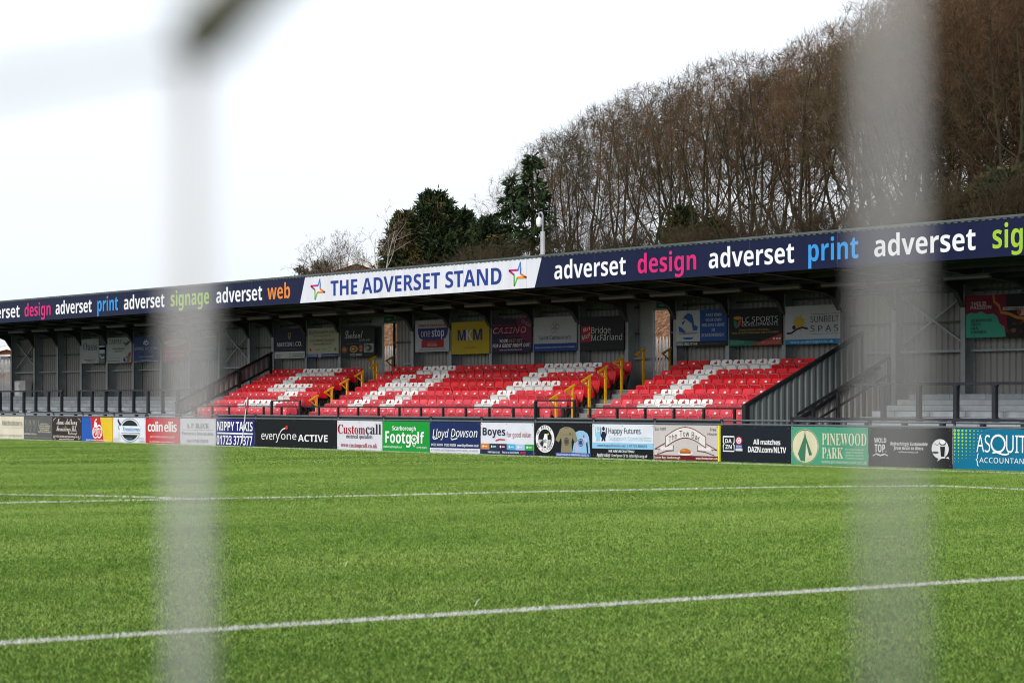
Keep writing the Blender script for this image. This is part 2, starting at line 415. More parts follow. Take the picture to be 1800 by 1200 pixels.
# ------------------------------------------------------------------ advertising boards round the pitch
BW = 35.6
EDGES = [-8.0, 41.7, 92, 143.5, 198.5, 256, 316.5, 379.5, 447.5, 592.5, 672, 755.5, 844.5, 939, 1041, 1149, 1266.5, 1390, 1526.5, 1674.5, 1852]
BS = [S(p, BW) for p in EDGES]
BTOP, BBOT = 0.835, 0.0
RB = random.Random(21)
def board(i, name_label, base, fn, top=BTOP, bot=BBOT, panels=1):
    s0, s1 = BS[i] + 0.012, BS[i + 1] - 0.012
    if i == 15: s1 -= 0.06
    root = thing('advertising_board', name_label, 'advertising board', ((s0 + s1) / 2, BW, 0), 'advertising boards along the touchline')
    for k in range(panels):
        a, b = s0 + (s1 - s0) * k / panels, s0 + (s1 - s0) * (k + 1) / panels
        p = MB(); p.box(a + 0.004 * (k > 0), b, BW, BW + 0.012, bot, top, ink(base)); p.build('panel', root)
    A = Art(s0, s1, bot, top, BW, root); fn(A)
    n = MB()                                              # fixing screws
    for u in (0.02, 0.5, 0.98):
        for v in (0.05, 0.93):
            x, y, z = A.P(u, v, 0); n.tube([(x, y + 0.004, z), (x, y - 0.006, z)], 0.011, M_GREYRAIL, 6)
    n.build('fixing', root)
    A.done()
    root.rotation_euler = (0, math.radians(RB.uniform(-.18, .18)), math.radians(RB.uniform(-.3, .3)))

def a_cream(A):
    A.ell(0.03, .38, .13, .36, '#9c9a4c', 'emblem'); A.ell(0.03, .36, .10, .28, '#e2d9b8', 'emblem', 1); A.ell(0.03, .36, .05, .14, '#9c9a4c', 'emblem', 2)
    A.text('Nicholsons', .26, .96, .42, .18, '#6b6d66'); A.rect(.27, .50, .96, .512, '#8a8a80')
    A.text("Yorkshire's Letting Agent", .02, .95, .90, .78, '#a9a79c', res=2)
def a_www(A):
    for k in range(3):
        o = .05 + k * .145; A.stroke([(o, .13), (o + .05, .66), (o + .105, .14), (o + .155, .66), (o + .20, .14)], .028, '#aaa79c', 'emblem')
        A.stroke([(o + .05, .13), (o + .10, .66)], .02, '#8a8880', 'emblem', 1)
    A.text('Alan Wood & Partners', .03, .46, .80, .70, '#d6d2c4', 'bold', res=2)
    for k, (t, a, b) in enumerate((('CONSULTING CIVIL &', .60, .88), ('STRUCTURAL ENGINEERS', .55, .94), ('BUILDING SURVEYORS', .57, .92), ('PROJECT MANAGERS', .58, .90), ('GEOTECHNICAL ENGINEERS', .52, .96))):
        A.text(t, a, b, .35 + k * .085, .285 + k * .085, '#d8d0b8', 'bold', res=1)
    A.text('Telephone 01723 865484   www.alanwood.co.uk', .03, .96, .93, .87, '#a5a297', res=1)
def a_brown(A):
    A.text('Mums Anthony', .16, .86, .32, .06, '#e8e2d6', 'script', fat=.012); A.text('Furnishings Ltd.', .15, .84, .60, .36, '#e8e2d6', 'script', fat=.012)
    A.text('Scarborough', .55, .86, .73, .62, '#e8e2d6', 'script', fat=.008, res=2)
    A.text('Tel 01723 364 300 sales@furnishings.co.uk', .05, .93, .87, .78, '#e8e2d6', 'bolditalic', res=1); A.text('www.furnishings.co.uk', .25, .75, .97, .90, '#e8e2d6', 'bolditalic', res=1)
    for u, v, du, dv in ((.03, .05, 1, 1), (.97, .05, -1, 1), (.03, .95, 1, -1), (.97, .95, -1, -1)):
        A.stroke([(u, v + dv * .15), (u + du * .02, v + dv * .06), (u + du * .09, v)], .02, '#d8cdb8', 'artwork', 1)
def a_fruit(A):
    A.poly([(0, 1), (.39, 1), (.28, 0), (0, 0)], '#1f5cb4'); A.poly([(.39, 1), (.72, 1), (.60, 0), (.28, 0)], '#c9202c'); A.poly([(.72, 1), (1, 1), (1, 0), (.60, 0)], '#e8c42c')
    A.ell(.45, .62, .10, .25, '#f1eef0', 'emblem', 1); A.ell(.46, .36, .055, .17, '#f1eef0', 'emblem', 1.4); A.ell(.57, .58, .10, .28, '#f1eef0', 'emblem', 1.2)
    A.stroke([(.42, .24), (.45, .12), (.50, .07)], .05, '#f1eef0', 'emblem', 2)
    A.ell(.45, .62, .082, .20, '#c9202c', 'emblem', 2); A.ell(.57, .58, .082, .22, '#c9202c', 'emblem', 2.2)
    A.text('PO', .39, .50, .74, .46, '#f4f2f2', 'bold', lay=4); A.text('TTO', .50, .645, .74, .44, '#f4f2f2', 'bold', lay=4)
    A.text('The Old Town Hall, St Nicholas Street', .15, .84, .965, .905, '#f4f2f2', 'bold', res=1)
    A.text('Scarborough', .78, .97, .12, .07, '#f0dc80', res=1)
def a_circle(A):
    A.ring(.53, .50, .31, .47, .03, '#8f979c', 'emblem'); A.ell(.53, .50, .27, .41, '#20272c', 'emblem', 1)
    A.poly([(.20, .68), (.86, .68), (.86, .33), (.20, .33)], '#edf1f6', 'emblem', 2)
    A.text('Trenhams', .31, .84, .54, .37, '#1f86cf', 'bolditalic', lay=4, fat=.014); A.text('ACCIDENT REPAIR CENTRE', .27, .84, .645, .59, '#1d2024', 'bold', lay=4, res=2)
    A.text('EST 1989', .43, .60, .86, .81, '#45a0de', 'bold', lay=4, res=1)
    A.stroke([(.15, .08), (.20, .22), (.24, .30)], .10, '#27323b', 'emblem', 1); A.stroke([(.19, .30), (.17, .45), (.27, .52), (.19, .60), (.19, .80)], .035, '#59636c', 'emblem', 1); A.stroke([(.17, .34), (.21, .50)], .05, '#5fb5e6', 'emblem', 2)
    A.text('01723', .80, .95, .85, .79, '#4d4f55', res=1); A.text('375892', .80, .96, .96, .90, '#4d4f55', res=1); A.text('DUNSLOW ROAD', .02, .24, .87, .83, '#4d4f55', res=1); A.text('SCARBOROUGH', .02, .20, .95, .91, '#4d4f55', res=1)
def a_red(A):
    A.text('colin ellis', .07, .92, .53, .13, '#f4f0f0', 'bold', fat=.004, space=.88); A.text('your trusted property experts', .13, .86, .77, .675, '#f2e4e4', res=2)
    A.text('Tel. 01723 363565   www.colinellis.co.uk', .12, .85, .955, .90, '#f0dede', 'bold', res=1)
def a_bluck(A):
    A.text('A. P. BLUCK', .19, .82, .36, .17, '#7b7b80', 'serif', fat=-.012); A.rect(.05, .425, .95, .437, '#85858a')
    A.text('P', .05, .095, .625, .505, '#7d7d82', 'serif', fat=-.012); A.text('AINTING &', .10, .46, .625, .53, '#7d7d82', 'serif', fat=-.012); A.text('D', .49, .55, .625, .505, '#7d7d82', 'serif', fat=-.012); A.text('ECORATING', .555, .95, .625, .53, '#7d7d82', 'serif', fat=-.012)
    A.text('Mob: 07949 539420', .19, .80, .91, .79, '#8d8d92', 'serif', fat=-.014)
def a_taxi(A):
    A.text('NIPPY TAXIS', .03, .965, .43, .09, '#f1f2f7', 'bold', fat=.02); A.rect(.03, .505, .965, .56, '#f1f2f7'); A.text('01723 377377', .02, .955, .955, .61, '#f1f2f7', 'bold', fat=.014)
def a_active(A):
    A.text('every', .085, .315, .72, .50, '#ececee'); A.text('one', .335, .525, .70, .505, '#ececee', fat=.006)
    A.stroke([(.300, .66), (.313, .54), (.33, .42), (.355, .34), (.395, .285)], .035, '#ececee', 'lettering', 3); A.ell(.405, .275, .017, .075, '#d3261c', 'emblem', 4)
    A.text('ACTIVE', .545, .90, .76, .515, '#ececee', 'bold', fat=.004)
def a_custom(A):
    A.text('Custom', .02, .63, .45, .13, '#a11c25', 'serif'); A.text('call', .645, .98, .445, .10, '#29262a', 'serif', fat=-.005)
    A.text('electrical specialists', .21, .79, .60, .46, '#55555a', 'serif', fat=-.016); A.text('www.customcall.co.uk', .09, .90, .91, .76, '#a84a4c', 'serif', fat=-.014)
def a_golf(A):
    A.text('Scarborough', .22, .72, .30, .15, '#f2f7f2', 'bold'); A.text('Footg', .07, .615, .73, .335, '#f2f7f2', 'bold', fat=.004); A.text('lf', .755, .895, .72, .33, '#f2f7f2', 'bold', fat=.004)
    A.ring(.685, .585, .066, .135, .035, '#f2f7f2', 'emblem', 2); A.ell(.685, .585, .025, .05, '#f2f7f2', 'emblem', 2, 5); A.stroke([(.63, .66), (.685, .84), (.74, .66)], .03, '#f2f7f2', 'emblem', 3)
    for a in range(5): A.stroke([(.685 + .02 * math.cos(1.57 + a * 1.2566), .585 - .04 * math.sin(1.57 + a * 1.2566)), (.685 + .06 * math.cos(1.57 + a * 1.2566), .585 - .12 * math.sin(1.57 + a * 1.2566))], .018, '#f2f7f2', 'emblem', 3)
    A.text('scarboroughfootgolf.co.uk', .03, .43, .89, .815, '#e2f2e2', 'bold', res=1); A.text('07719 153411', .74, .95, .89, .82, '#e2f2e2', 'bold', res=1)
def a_lloyd(A):
    A.rect(0, .845, 1, 1, '#e8e8f0')
    A.text('Lloyd', .06, .385, .50, .22, '#f0f1f6', 'italic', fat=.022); A.text('Dowson', .43, .955, .48, .215, '#f0f1f6', 'italic', fat=.024)
    A.stroke([(.06, .50), (.09, .56), (.17, .52)], .03, '#f0f1f6', 'lettering', 4); A.stroke([(.43, .50), (.45, .57), (.56, .52)], .03, '#f0f1f6', 'lettering', 4)
    A.text('01723 360939   01262 602026', .03, .53, .78, .70, '#e8eaf2', 'bold', res=1); A.text('www.lloyddowson.co.uk', .56, .98, .785, .695, '#e8eaf2', 'bolditalic', res=1)
    A.text('ACCOUNTING AUDIT TAX BUSINESS SUPPORT PAYROLL HR SUPPORT', .02, .97, .95, .88, '#6c7094', 'italic', res=1)
def a_boyes(A):
    A.text('Boyes', .04, .475, .40, .16, '#1c2342', 'bold', fat=.002); A.stroke([(.29, .57), (.36, .52), (.47, .53)], .03, '#b8242c', 'emblem', 4); A.text('for good value', .50, .95, .44, .28, '#a8605e', res=2)
    for k, c in enumerate(('#d3803a', '#173f52', '#4a1c3c', '#4fb0de', '#a9c6ea', '#35a53f')):
        A.rect(k / 6, .66, (k + 1) / 6, .845, c); A.ell(k / 6 + .05, .752, .014, .04, '#eeeeee', 'emblem', 2, 10); A.rect(k / 6 + .075, .735, k / 6 + .13, .77, '#dcdcdc', 'emblem', 2)
    A.rect(0, .845, 1, 1, '#1b2a55'); A.text('www.boyes.co.uk', .14, .37, .955, .885, '#e6e8f0', 'bold', res=1); A.text('Find us on Social Media', .42, .73, .955, .885, '#e0e2ec', 'bold', res=1)
    for k in range(3): A.rect(.76 + k * .035, .885, .785 + k * .035, .955, '#c0303a', 'emblem', 2)
def a_shirts(A):
    A.ell(.19, .48, .165, .42, '#f0f0f0', 'emblem', 0); A.ell(.19, .48, .12, .30, '#17181b', 'emblem', 1)
    A.arc_text('NO BATTLE', .19, .48, .128, .325, 160, 40, .085, '#17181b'); A.arc_text('NO VICTORY', .19, .48, .156, .395, 200, 345, .08, '#17181b')
    A.ell(.185, .50, .11, .28, '#b9bcc0', 'emblem', 2, 24, 180, 360)
    A.poly([(.155, .76), (.225, .76), (.24, .52), (.235, .38), (.215, .32), (.185, .33), (.175, .42), (.15, .55)], '#f3f3f1', 'emblem', 3); A.poly([(.22, .33), (.265, .30), (.26, .345), (.235, .37)], '#cfc06a', 'emblem', 3)
    A.poly([(.10, .62), (.155, .50), (.165, .66), (.15, .74)], '#2a2c30', 'emblem', 4); A.text('plt', .165, .225, .60, .47, '#2a2c30', 'bold', lay=5, res=2); A.rect(.17, .70, .215, .745, '#17181b', 'emblem', 4)
    A.text('S', .295, .315, .43, .36, '#17181b', 'bold', lay=4, res=1)
    ol = '#8d8468'
    A.poly([(.47, .88), (.665, .88), (.655, .55), (.675, .42), (.705, .56), (.765, .50), (.72, .25), (.69, .16), (.61, .10), (.535, .10), (.455, .17), (.43, .28), (.375, .50), (.435, .57), (.475, .42), (.485, .60)], ol, 'shirt_picture', 1)
    A.stroke([(.535, .11), (.57, .15), (.61, .11)], .02, '#6e664e', 'shirt_picture', 2)
    A.ell(.57, .54, .045, .12, '#4d4a42', 'shirt_picture', 2); A.ring(.57, .54, .033, .085, .012, '#8d8468', 'shirt_picture', 3); A.stroke([(.50, .34), (.60, .33)], .012, '#5b563f', 'shirt_picture', 2); A.ell(.63, .31, .012, .04, '#3c3c3c', 'shirt_picture', 2, 10)
    A.stroke([(.455, .17), (.475, .42)], .008, '#766e54', 'shirt_picture', 2); A.stroke([(.69, .16), (.665, .42)], .008, '#766e54', 'shirt_picture', 2)
    lb = '#8fbede'
    A.poly([(.705, .88), (.925, .88), (.905, .60), (.925, .48), (.945, .88), (.975, .88), (.955, .40), (.925, .28), (.855, .205), (.785, .205), (.72, .26), (.765, .50), (.72, .56)], lb, 'shirt_picture', 1)
    A.poly([(.665, .88), (.70, .88), (.725, .58), (.70, .57)], lb, 'shirt_picture', 1); A.ell(.815, .56, .045, .12, '#3a4a78', 'shirt_picture', 2); A.ring(.815, .56, .033, .085, .012, '#c3d4f0', 'shirt_picture', 3)
    A.ell(.865, .37, .014, .04, '#b04a50', 'shirt_picture', 2, 10); A.poly([(.74, .60), (.78, .70), (.76, .86), (.72, .86)], '#bcaedb', 'shirt_picture', 1.5); A.poly([(.86, .42), (.91, .40), (.93, .52), (.89, .60)], '#b4b4e0', 'shirt_picture', 1.5)
    A.rect(.38, .875, .985, 1.0, '#2140a0', 'artwork', 2); A.text('PROUD SPONSORS OF SCARBOROUGH ATHLETIC F.C.', .40, .965, .965, .905, '#e6e8f4', 'bolditalic', lay=5, res=1)
def a_happy(A):
    A.rect(0, .72, 1, 1, '#16181c'); A.rect(0, .545, 1, .72, '#8fc6ea')
    for u, c in ((.10, '#92cdea'), (.19, '#1b2138')):
        A.ell(u, .135, .022, .062, c, 'emblem', 1, 14); A.poly([(u - .022, .22), (u - .035, .31), (u - .045, .08), (u - .052, .09), (u - .05, .34), (u - .028, .42), (u - .035, .50), (u - .008, .50), (u, .43), (u + .008, .50), (u + .035, .50), (u + .028, .42), (u + .05, .32), (u + .056, .10), (u + .045, .10), (u + .032, .28), (u + .022, .22)], c, 'emblem', 1)
    A.text('Happy Futures', .275, .80, .27, .11, '#2b2f40', 'sans', fat=.006); A.text('Support Specialists', .275, .965, .47, .335, '#bcdcf0', 'sans', fat=.006)
    A.text('www.happyfutures.net  t: 01723 586633', .09, .90, .665, .585, '#274a68', 'sans', res=2, fat=.008)
    A.text('WE ARE RECRUITING!', .28, .70, .825, .755, '#e6e8ea', 'bolditalic', res=1); A.text('Apply today!', .08, .305, .955, .855, '#f0f0f0', 'bold', res=1); A.text('Send your CV to info@hfss.org.uk', .325, .91, .955, .87, '#d8dadc', 'bolditalic', res=1)
def a_towbar(A):
    rd = '#6d1822'
    A.rect(0, .86, 1, 1, rd, 'artwork', 0); A.text('Cayton Bay, Scarborough', .01, .42, .955, .89, '#ece4de', 'bold', res=1); A.text('www.thetow-bar.com', .66, .99, .955, .89, '#ece4de', 'bold', res=1)
    def ar(u): return .20 - .15 * math.cos((u - .5) / .31 * 1.5708)
    top = [(.19 + .62 * k / 20, .33 - .27 * math.cos((k / 20 - .5) * 3.1416)) for k in range(21)]; bot = [(u, v + .30) for u, v in top]
    A.poly(top + bot[::-1], '#e4dedb', 'emblem', 1)
    for pl in (top, bot, [top[0], bot[0]], [top[-1], bot[-1]]): A.stroke(pl, .018, rd, 'emblem', 2)
    for sg in (-1, 1):
        f = lambda u: .5 + sg * (u - .5)
        A.poly([(f(.81), .63), (f(.87), .60), (f(.90), .66), (f(.88), .73), (f(.70), .70), (f(.69), .57)], '#e4dedb', 'emblem', 1)
        A.stroke([(f(.69), .57), (f(.68), .72), (f(.80), .745), (f(.94), .84), (f(.905), .69), (f(.98), .69), (f(.82), .52)], .018, rd, 'emblem', 2.5)
    t = 'The Tow Bar'; xs = .235
    for k, ch in enumerate(t):
        wd = {' ': .03, 'T': .055, 'w': .06, 'B': .05}.get(ch, .043)
        if ch != ' ':
            c = xs + wd / 2; b = .33 - .27 * math.cos((c - .5) / .62 * 3.1416) + .255; A.text(ch, xs + .004, xs + wd - .006, b, b - (.17 if ch in 'TBh' else .12), '#33262a', 'sans', part='curved_lettering')
        xs += wd
    A.text('Est 1997', .025, .20, .155, .075, '#4d4244', res=2); A.text('Free', .88, .965, .155, .075, '#4d4244', res=2); A.text('House', .84, .975, .275, .20, '#4d4244', res=2)
    A.ell(.5, .80, .115, .06, '#e9e6e2', 'emblem', 3); A.ell(.5, .76, .085, .10, '#c9772c', 'emblem', 4, 20, 0, 180); A.rect(.415, .76, .585, .80, '#a85c22', 'emblem', 4); A.ell(.475, .715, .03, .02, '#dd9a54', 'emblem', 5)
def a_stream(A):
    A.stroke([(.04, .30), (.20, .30), (.20, .46), (.185, .50), (.20, .54), (.20, .70), (.04, .70), (.04, .54), (.055, .50), (.04, .46), (.04, .29)], .03, '#f2f4f6', 'emblem', 1)
    A.text('DA', .073, .165, .475, .365, '#f2f4f6', 'bold', fat=.006); A.text('ZN', .073, .167, .635, .525, '#f2f4f6', 'bold', fat=.006)
    A.ell(.27, .405, .05, .115, '#c22c40', 'emblem', 1); A.ell(.27, .405, .036, .083, '#eee6ea', 'emblem', 2); A.ring(.27, .405, .018, .042, .012, '#c22c40', 'emblem', 3); A.rect(.222, .50, .322, .62, '#30388a', 'emblem', 1.5); A.text('NATIONAL', .23, .315, .565, .535, '#f2f4f6', 'bold', res=1); A.text('LEAGUE', .235, .31, .61, .58, '#f2f4f6', 'bold', res=1); A.rect(.222, .625, .322, .69, '#d8dade', 'emblem', 1.5)
    A.text('All matches', .48, .865, .50, .355, '#f2f4f6', 'bold', fat=-.004, space=.94); A.text('DAZN.com/NLTV', .405, .945, .715, .56, '#f2f4f6', 'bold', fat=-.004, space=.94)
def a_tepee(A):
    A.ell(.19, .52, .18, .46, '#d8d2b0', 'emblem', 0); A.ring(.19, .52, .172, .44, .018, '#3f7a5c', 'emblem', 1)
    A.poly([(.095, .72), (.19, .20), (.285, .74), (.245, .76), (.205, .42), (.19, .92), (.13, .90)], '#3f7a5c', 'emblem', 2); A.poly([(.195, .92), (.205, .42), (.25, .80)], '#e0d8c0', 'emblem', 3)
    A.stroke([(.185, .10), (.20, .24)], .008, '#3f7a5c', 'emblem', 3); A.stroke([(.195, .10), (.18, .24)], .008, '#3f7a5c', 'emblem', 3)
    A.text('PINEWOOD', .415, .985, .47, .16, '#d9d5b9', 'serif', fat=-.018, space=1.02); A.text('PARK', .415, .69, .82, .53, '#d9d5b9', 'serif', fat=-.018)
    for k, t in enumerate(('For memorable &', 'unique Tipi Weddings,', 'Glamping, Caravan &', 'Camping Holidays')): A.text(t, .72, .95, .60 + k * .075, .55 + k * .075, '#cfd2b6', res=1)
    A.text('www.pinewoodpark.co.uk', .41, .99, .95, .86, '#d2d4ba', res=2)
def a_ale(A):
    A.text('WOLD', .07, .22, .38, .26, '#e0e0e2', 'bold', fat=.01); A.text('TOP.', .075, .22, .62, .42, '#e0e0e2', 'bold', fat=.01)
    A.stroke([(.05, .72), (.09, .67), (.145, .71), (.20, .67), (.235, .71)], .025, '#e0e0e2', 'emblem', 1); A.stroke([(.06, .705), (.10, .66), (.145, .70), (.19, .66), (.23, .70)], .02, '#e0e0e2', 'emblem', 1)
    A.text('Refreshingly Sustainable', .27, .72, .44, .35, '#dcdce0', 'bolditalic', res=2); A.text('from Grain to Glass.', .31, .675, .545, .46, '#dcdce0', 'bolditalic', res=2); A.text('woldtopbrewery.co.uk', .37, .61, .625, .58, '#c8c8cc', 'bolditalic', res=1)
    A.ell(.865, .51, .10, .245, '#d8d8dc', 'emblem', 1); A.poly([(.86, .42), (.935, .42), (.925, .74), (.87, .74)], '#d8d8dc', 'emblem', 3); A.poly([(.868, .45), (.925, .45), (.917, .70), (.876, .70)], '#151517', 'emblem', 4); A.ell(.895, .36, .04, .07, '#3a3a3e', 'emblem', 2); A.ell(.895, .34, .034, .055, '#e6e6ea', 'emblem', 3)
    A.ell(.81, .60, .04, .03, '#4a4a4e', 'emblem', 3); A.stroke([(.80, .38), (.83, .42), (.85, .39)], .012, '#4a4a4e', 'emblem', 3); A.poly([(.83, .82), (.86, .70), (.875, .76)], '#d8d8dc', 'emblem', 2); A.poly([(.96, .70), (.975, .76), (.93, .73)], '#d8d8dc', 'emblem', 2)
def a_teal(A):
    for r in range(9):
        for c in range(9):
            q = max(0, 1 - math.hypot(c * .9, r * .75) / 8.0) if not (r + c) % 1 else 0
            rad = .013 * q + .0015
            if q > .05: A.ell(.018 + c * .040, .05 + r * .085, rad, rad * 2.7, '#a6d24a', 'artwork', 1, 12)
    for c, r in ((0, 9), (1, 9), (2, 8), (4, 7), (5, 6), (6, 5), (7, 3), (8, 1)): A.ell(.018 + c * .04, .05 + r * .085, .003, .008, '#d8e6a0', 'artwork', 1, 8)
    for c in range(8):
        for r in range(3): A.ell(.74 + c * .035 + r * .012, .97 - r * .07, .004 + c * .0006, .010 + c * .0016, '#a6d24a', 'artwork', 1, 10)
    A.text('AS', .245, .385, .56, .14, '#eef4f6', 'sans', fat=.016); A.text('UITH', .545, .83, .56, .14, '#eef4f6', 'sans', fat=.016, space=.95)
    A.ring(.465, .35, .068, .20, .045, '#eef4f6', 'lettering', 3); A.stroke([(.41, .575), (.45, .555), (.50, .60), (.545, .61), (.575, .58)], .035, '#eef4f6', 'lettering', 4)
    A.text('ACCOUNTANTS', .275, .805, .82, .69, '#eef4f6', 'sans', fat=.008, space=1.05)
    for u, d in ((.255, 1), (.825, -1)): A.stroke([(u + d * .012, .60), (u, .64), (u, .72), (u - d * .014, .75), (u, .79), (u, .87), (u + d * .012, .91)], .02, '#eef4f6', 'lettering', 3)

board(0, 'cream board with an olive ring emblem and grey lettering, farthest along the touchline', '#ded6c2', a_cream)
board(1, 'mid grey board with three pale zigzag letters, beside the cream board', '#5d5f5e', a_www)
board(2, 'dark brown board with white script lettering and corner brackets', '#35282a', a_brown)
board(3, 'blue, red and yellow slanted stripe board with white fruit shapes', '#c9202c', a_fruit)
board(4, 'white board with a black round emblem crossed by blue lettering', '#e3e7ef', a_circle)
board(5, 'bright red board with two large white lower case words', '#c62a34', a_red)
board(6, 'plain white board with thin grey serif lettering, beside the red board', '#d3d3da', a_bluck)
board(7, 'navy board with bold white words over a white telephone number', '#1d2070', a_taxi)
board(8, 'wide black board of two panels with white words and a red dot', '#131518', a_active, panels=2)
board(9, 'white board with dark red and black serif lettering, beside the green board', '#dcdae4', a_custom)
board(10, 'bright green board with white lettering and a ball emblem', '#169a38', a_golf)
board(11, 'navy board with white handwritten lettering over a white bottom strip', '#172a5c', a_lloyd)
board(12, 'white board with navy lettering and a row of six small coloured squares', '#dfe1ec', a_boyes)
board(13, 'black board picturing an olive shirt and a sky blue shirt', '#15161a', a_shirts)
board(14, 'white and sky blue board with two raised arm figures above a black strip', '#dfe4ee', a_happy)
board(15, 'pale grey board with a dark red ribbon banner and a bread roll', '#c9c2c0', a_towbar)
board(16, 'blue black board with a white square frame emblem beside a yellow strip', '#1b212b', a_stream)
board(17, 'weathered green board with a cream circle holding a tepee', '#4d9c7c', a_tepee)
board(18, 'charcoal board with white lettering and a round white beer glass emblem', '#27262a', a_ale)
board(19, 'teal blue board with yellow green dots and tall white lettering', '#0d7094', a_teal)

# rail fence that carries the boards
fence = thing('perimeter_fence', 'dark grey rail fence standing behind the line of pitch boards', 'fence', (BS[10], BW + 0.05, 0))
f = MB()
for z in (0.955, 0.862): f.tube([(BS[0] - 30, BW + 0.055, z), (BS[-1] + 6, BW + 0.055, z)], 0.024, M_GREYRAIL, 8)
f.build('rail', fence)
for i, s in enumerate(BS[:8] + BS[8:]):
    p = MB(); p.tube([(s, BW + 0.055, 0), (s, BW + 0.055, 0.955)], 0.03, M_GREYRAIL, 8); p.box(s - 0.05, s + 0.05, BW + 0.02, BW + 0.09, 0.93, 0.985, M_RAIL); p.build('post', fence)
f = MB(); f.box(BS[7], BS[16], BW + 0.075, BW + 0.082, 0.80, 0.94, M_BLACK); f.build('infill_strip', fence)   # dark band between rail and boards
f = MB(); f.box(BS[16] - 0.055, BS[16] - 0.005, BW - 0.03, BW + 0.015, 0.0, 0.84, mat('yellow_post_pad', lin('#ddd42a'), 0.5, 0.12, 3))
tag(f.build('post_pad'), 'bright yellow upright strip between the banner board and the blue black board', 'post pad')

# corner flag
s0, w0 = G(424.5, 783); w0 = min(w0, 35.35)
s0 = S(424.5, w0)
cf = thing('corner_flag', 'white leaning flag pole with a small red flag before the navy board', 'flag', (s0, w0, 0))
top = (S(435, w0) , w0, Z(435, 698, w0))
b = MB(); b.tube([(s0, w0, 0.0), top], 0.017, M_WHITE, 8); b.build('pole', cf)
b = MB(); b.tube([(s0, w0, 0.0), (s0 + 0.02, w0, 0.10)], 0.026, M_BLACK, 8); b.build('base', cf)
zt = top[2]; m_red = mat('red_flag_cloth', lin('#c1262c'), 0.7, 0.15, 8)
b = MB()
for k in range(4):
    x0 = top[0] + 0.02 - k * 0.035; x1 = x0 - 0.035
    dy0, dy1 = 0.05 * math.sin(k * 1.7), 0.05 * math.sin((k + 1) * 1.7)
    b.face([(x0, w0 + dy0, zt - 0.02 - k * 0.05), (x1, w0 + dy1, zt - 0.06 - k * 0.06), (x1, w0 + dy1, zt - 0.30 - k * 0.01), (x0, w0 + dy0, zt - 0.33)], m_red)
b.build('flag', cf)
# ------------------------------------------------------------------ the grandstand
W_COL, W_WALL, W_FRONT = 41.9, 42.32, 37.0
S_L, S_R = -114.0, -24.0                                  # ends of the roof
WALL_L, WALL_R = S(19, W_WALL), S_R
stand = thing('grandstand', 'long covered stand with dark roof, grey profiled back wall and open front', 'grandstand', (-57, 39.5, 0))
COLS = [20, 60, 101, 142.5, 188, 234, 283, 332.5, 384.5, 437.5, 479.5, 538, 597, 661, 697.5, 725, 791.6, 862.5, 937, 1017, 1102, 1187, 1279, 1378, 1478, 1571, 1693, 1815]
COLS_S = [S(p, W_COL) for p in COLS]
ZU = lambda w: 4.62 + (w - W_FRONT) * (4.30 - 4.62) / (W_WALL - W_FRONT)   # underside of the sheeting
# roof: sheeting, fascia backing, edge trim
b = MB(); b.prism_x([(W_FRONT + 0.08, ZU(W_FRONT + .08)), (W_WALL + 0.5, ZU(W_WALL + .5)), (W_WALL + 0.5, ZU(W_WALL + .5) + 0.16), (W_FRONT + 0.08, 5.20)], S_L, S_R, M_SOFFIT); b.build('roof', stand)
b = MB(); b.box(S_L, S_R, W_FRONT + 0.02, W_FRONT + 0.078, 4.43, 5.19, M_ROOF); b.build('fascia_backing', stand)
b = MB()
b.box(S_L, S_R, W_FRONT - 0.03, W_FRONT + 0.3, 5.235, 5.285, M_EDGE); b.box(S_L, S_R, W_FRONT + 0.0, W_FRONT + 0.25, 5.20, 5.235, M_ROOF)
k = S_L
while k < S_R: b.box(k, k + 0.10, W_FRONT - 0.02, W_FRONT - 0.002, 5.205, 5.236, M_EDGE); k += 0.2
b.build('roof_edge', stand)
# purlins under the sheeting
b = MB()
for w in (37.9, 38.9, 39.9, 40.9, 41.75): b.box(S_L, S_R, w, w + 0.07, ZU(w) - 0.13, ZU(w) - 0.004, M_RAFTER)
b.build('purlin', stand)
for i, s in enumerate(COLS_S):
    if COLS[i] in (661, 697.5): continue
    b = MB()                                              # I-section column
    zt = ZU(W_COL)
    b.box(s - 0.075, s + 0.075, W_COL - 0.012, W_COL, 0, zt, M_STEEL); b.box(s - 0.008, s + 0.008, W_COL, W_COL + 0.34, 0, zt, M_STEEL); b.box(s - 0.075, s + 0.075, W_COL + 0.34, W_COL + 0.352, 0, zt, M_STEEL)
    b.build('column', stand)
    b = MB()                                              # tapered rafter with its haunch
    w0, w1 = W_FRONT + 0.1, W_COL - 0.014
    poly = [(w0, ZU(w0) - 0.12), (w1 - 0.60, ZU(w1) - 0.16), (w1 - 0.26, ZU(w1) - 0.29), (w1, ZU(w1) - 0.66), (w1, ZU(w1) - 0.006), (w0, ZU(w0) - 0.006)]
    b.prism_x(poly, s - 0.01, s + 0.01, M_RAFTER)
    for (a, c), (d, e) in zip(poly[:3], poly[1:4]): b.bar((s, a, c), (s, d, e), 0.15, 0.016, M_RAFTER, up=(0, 0, 1))
    b.build('rafter', stand)
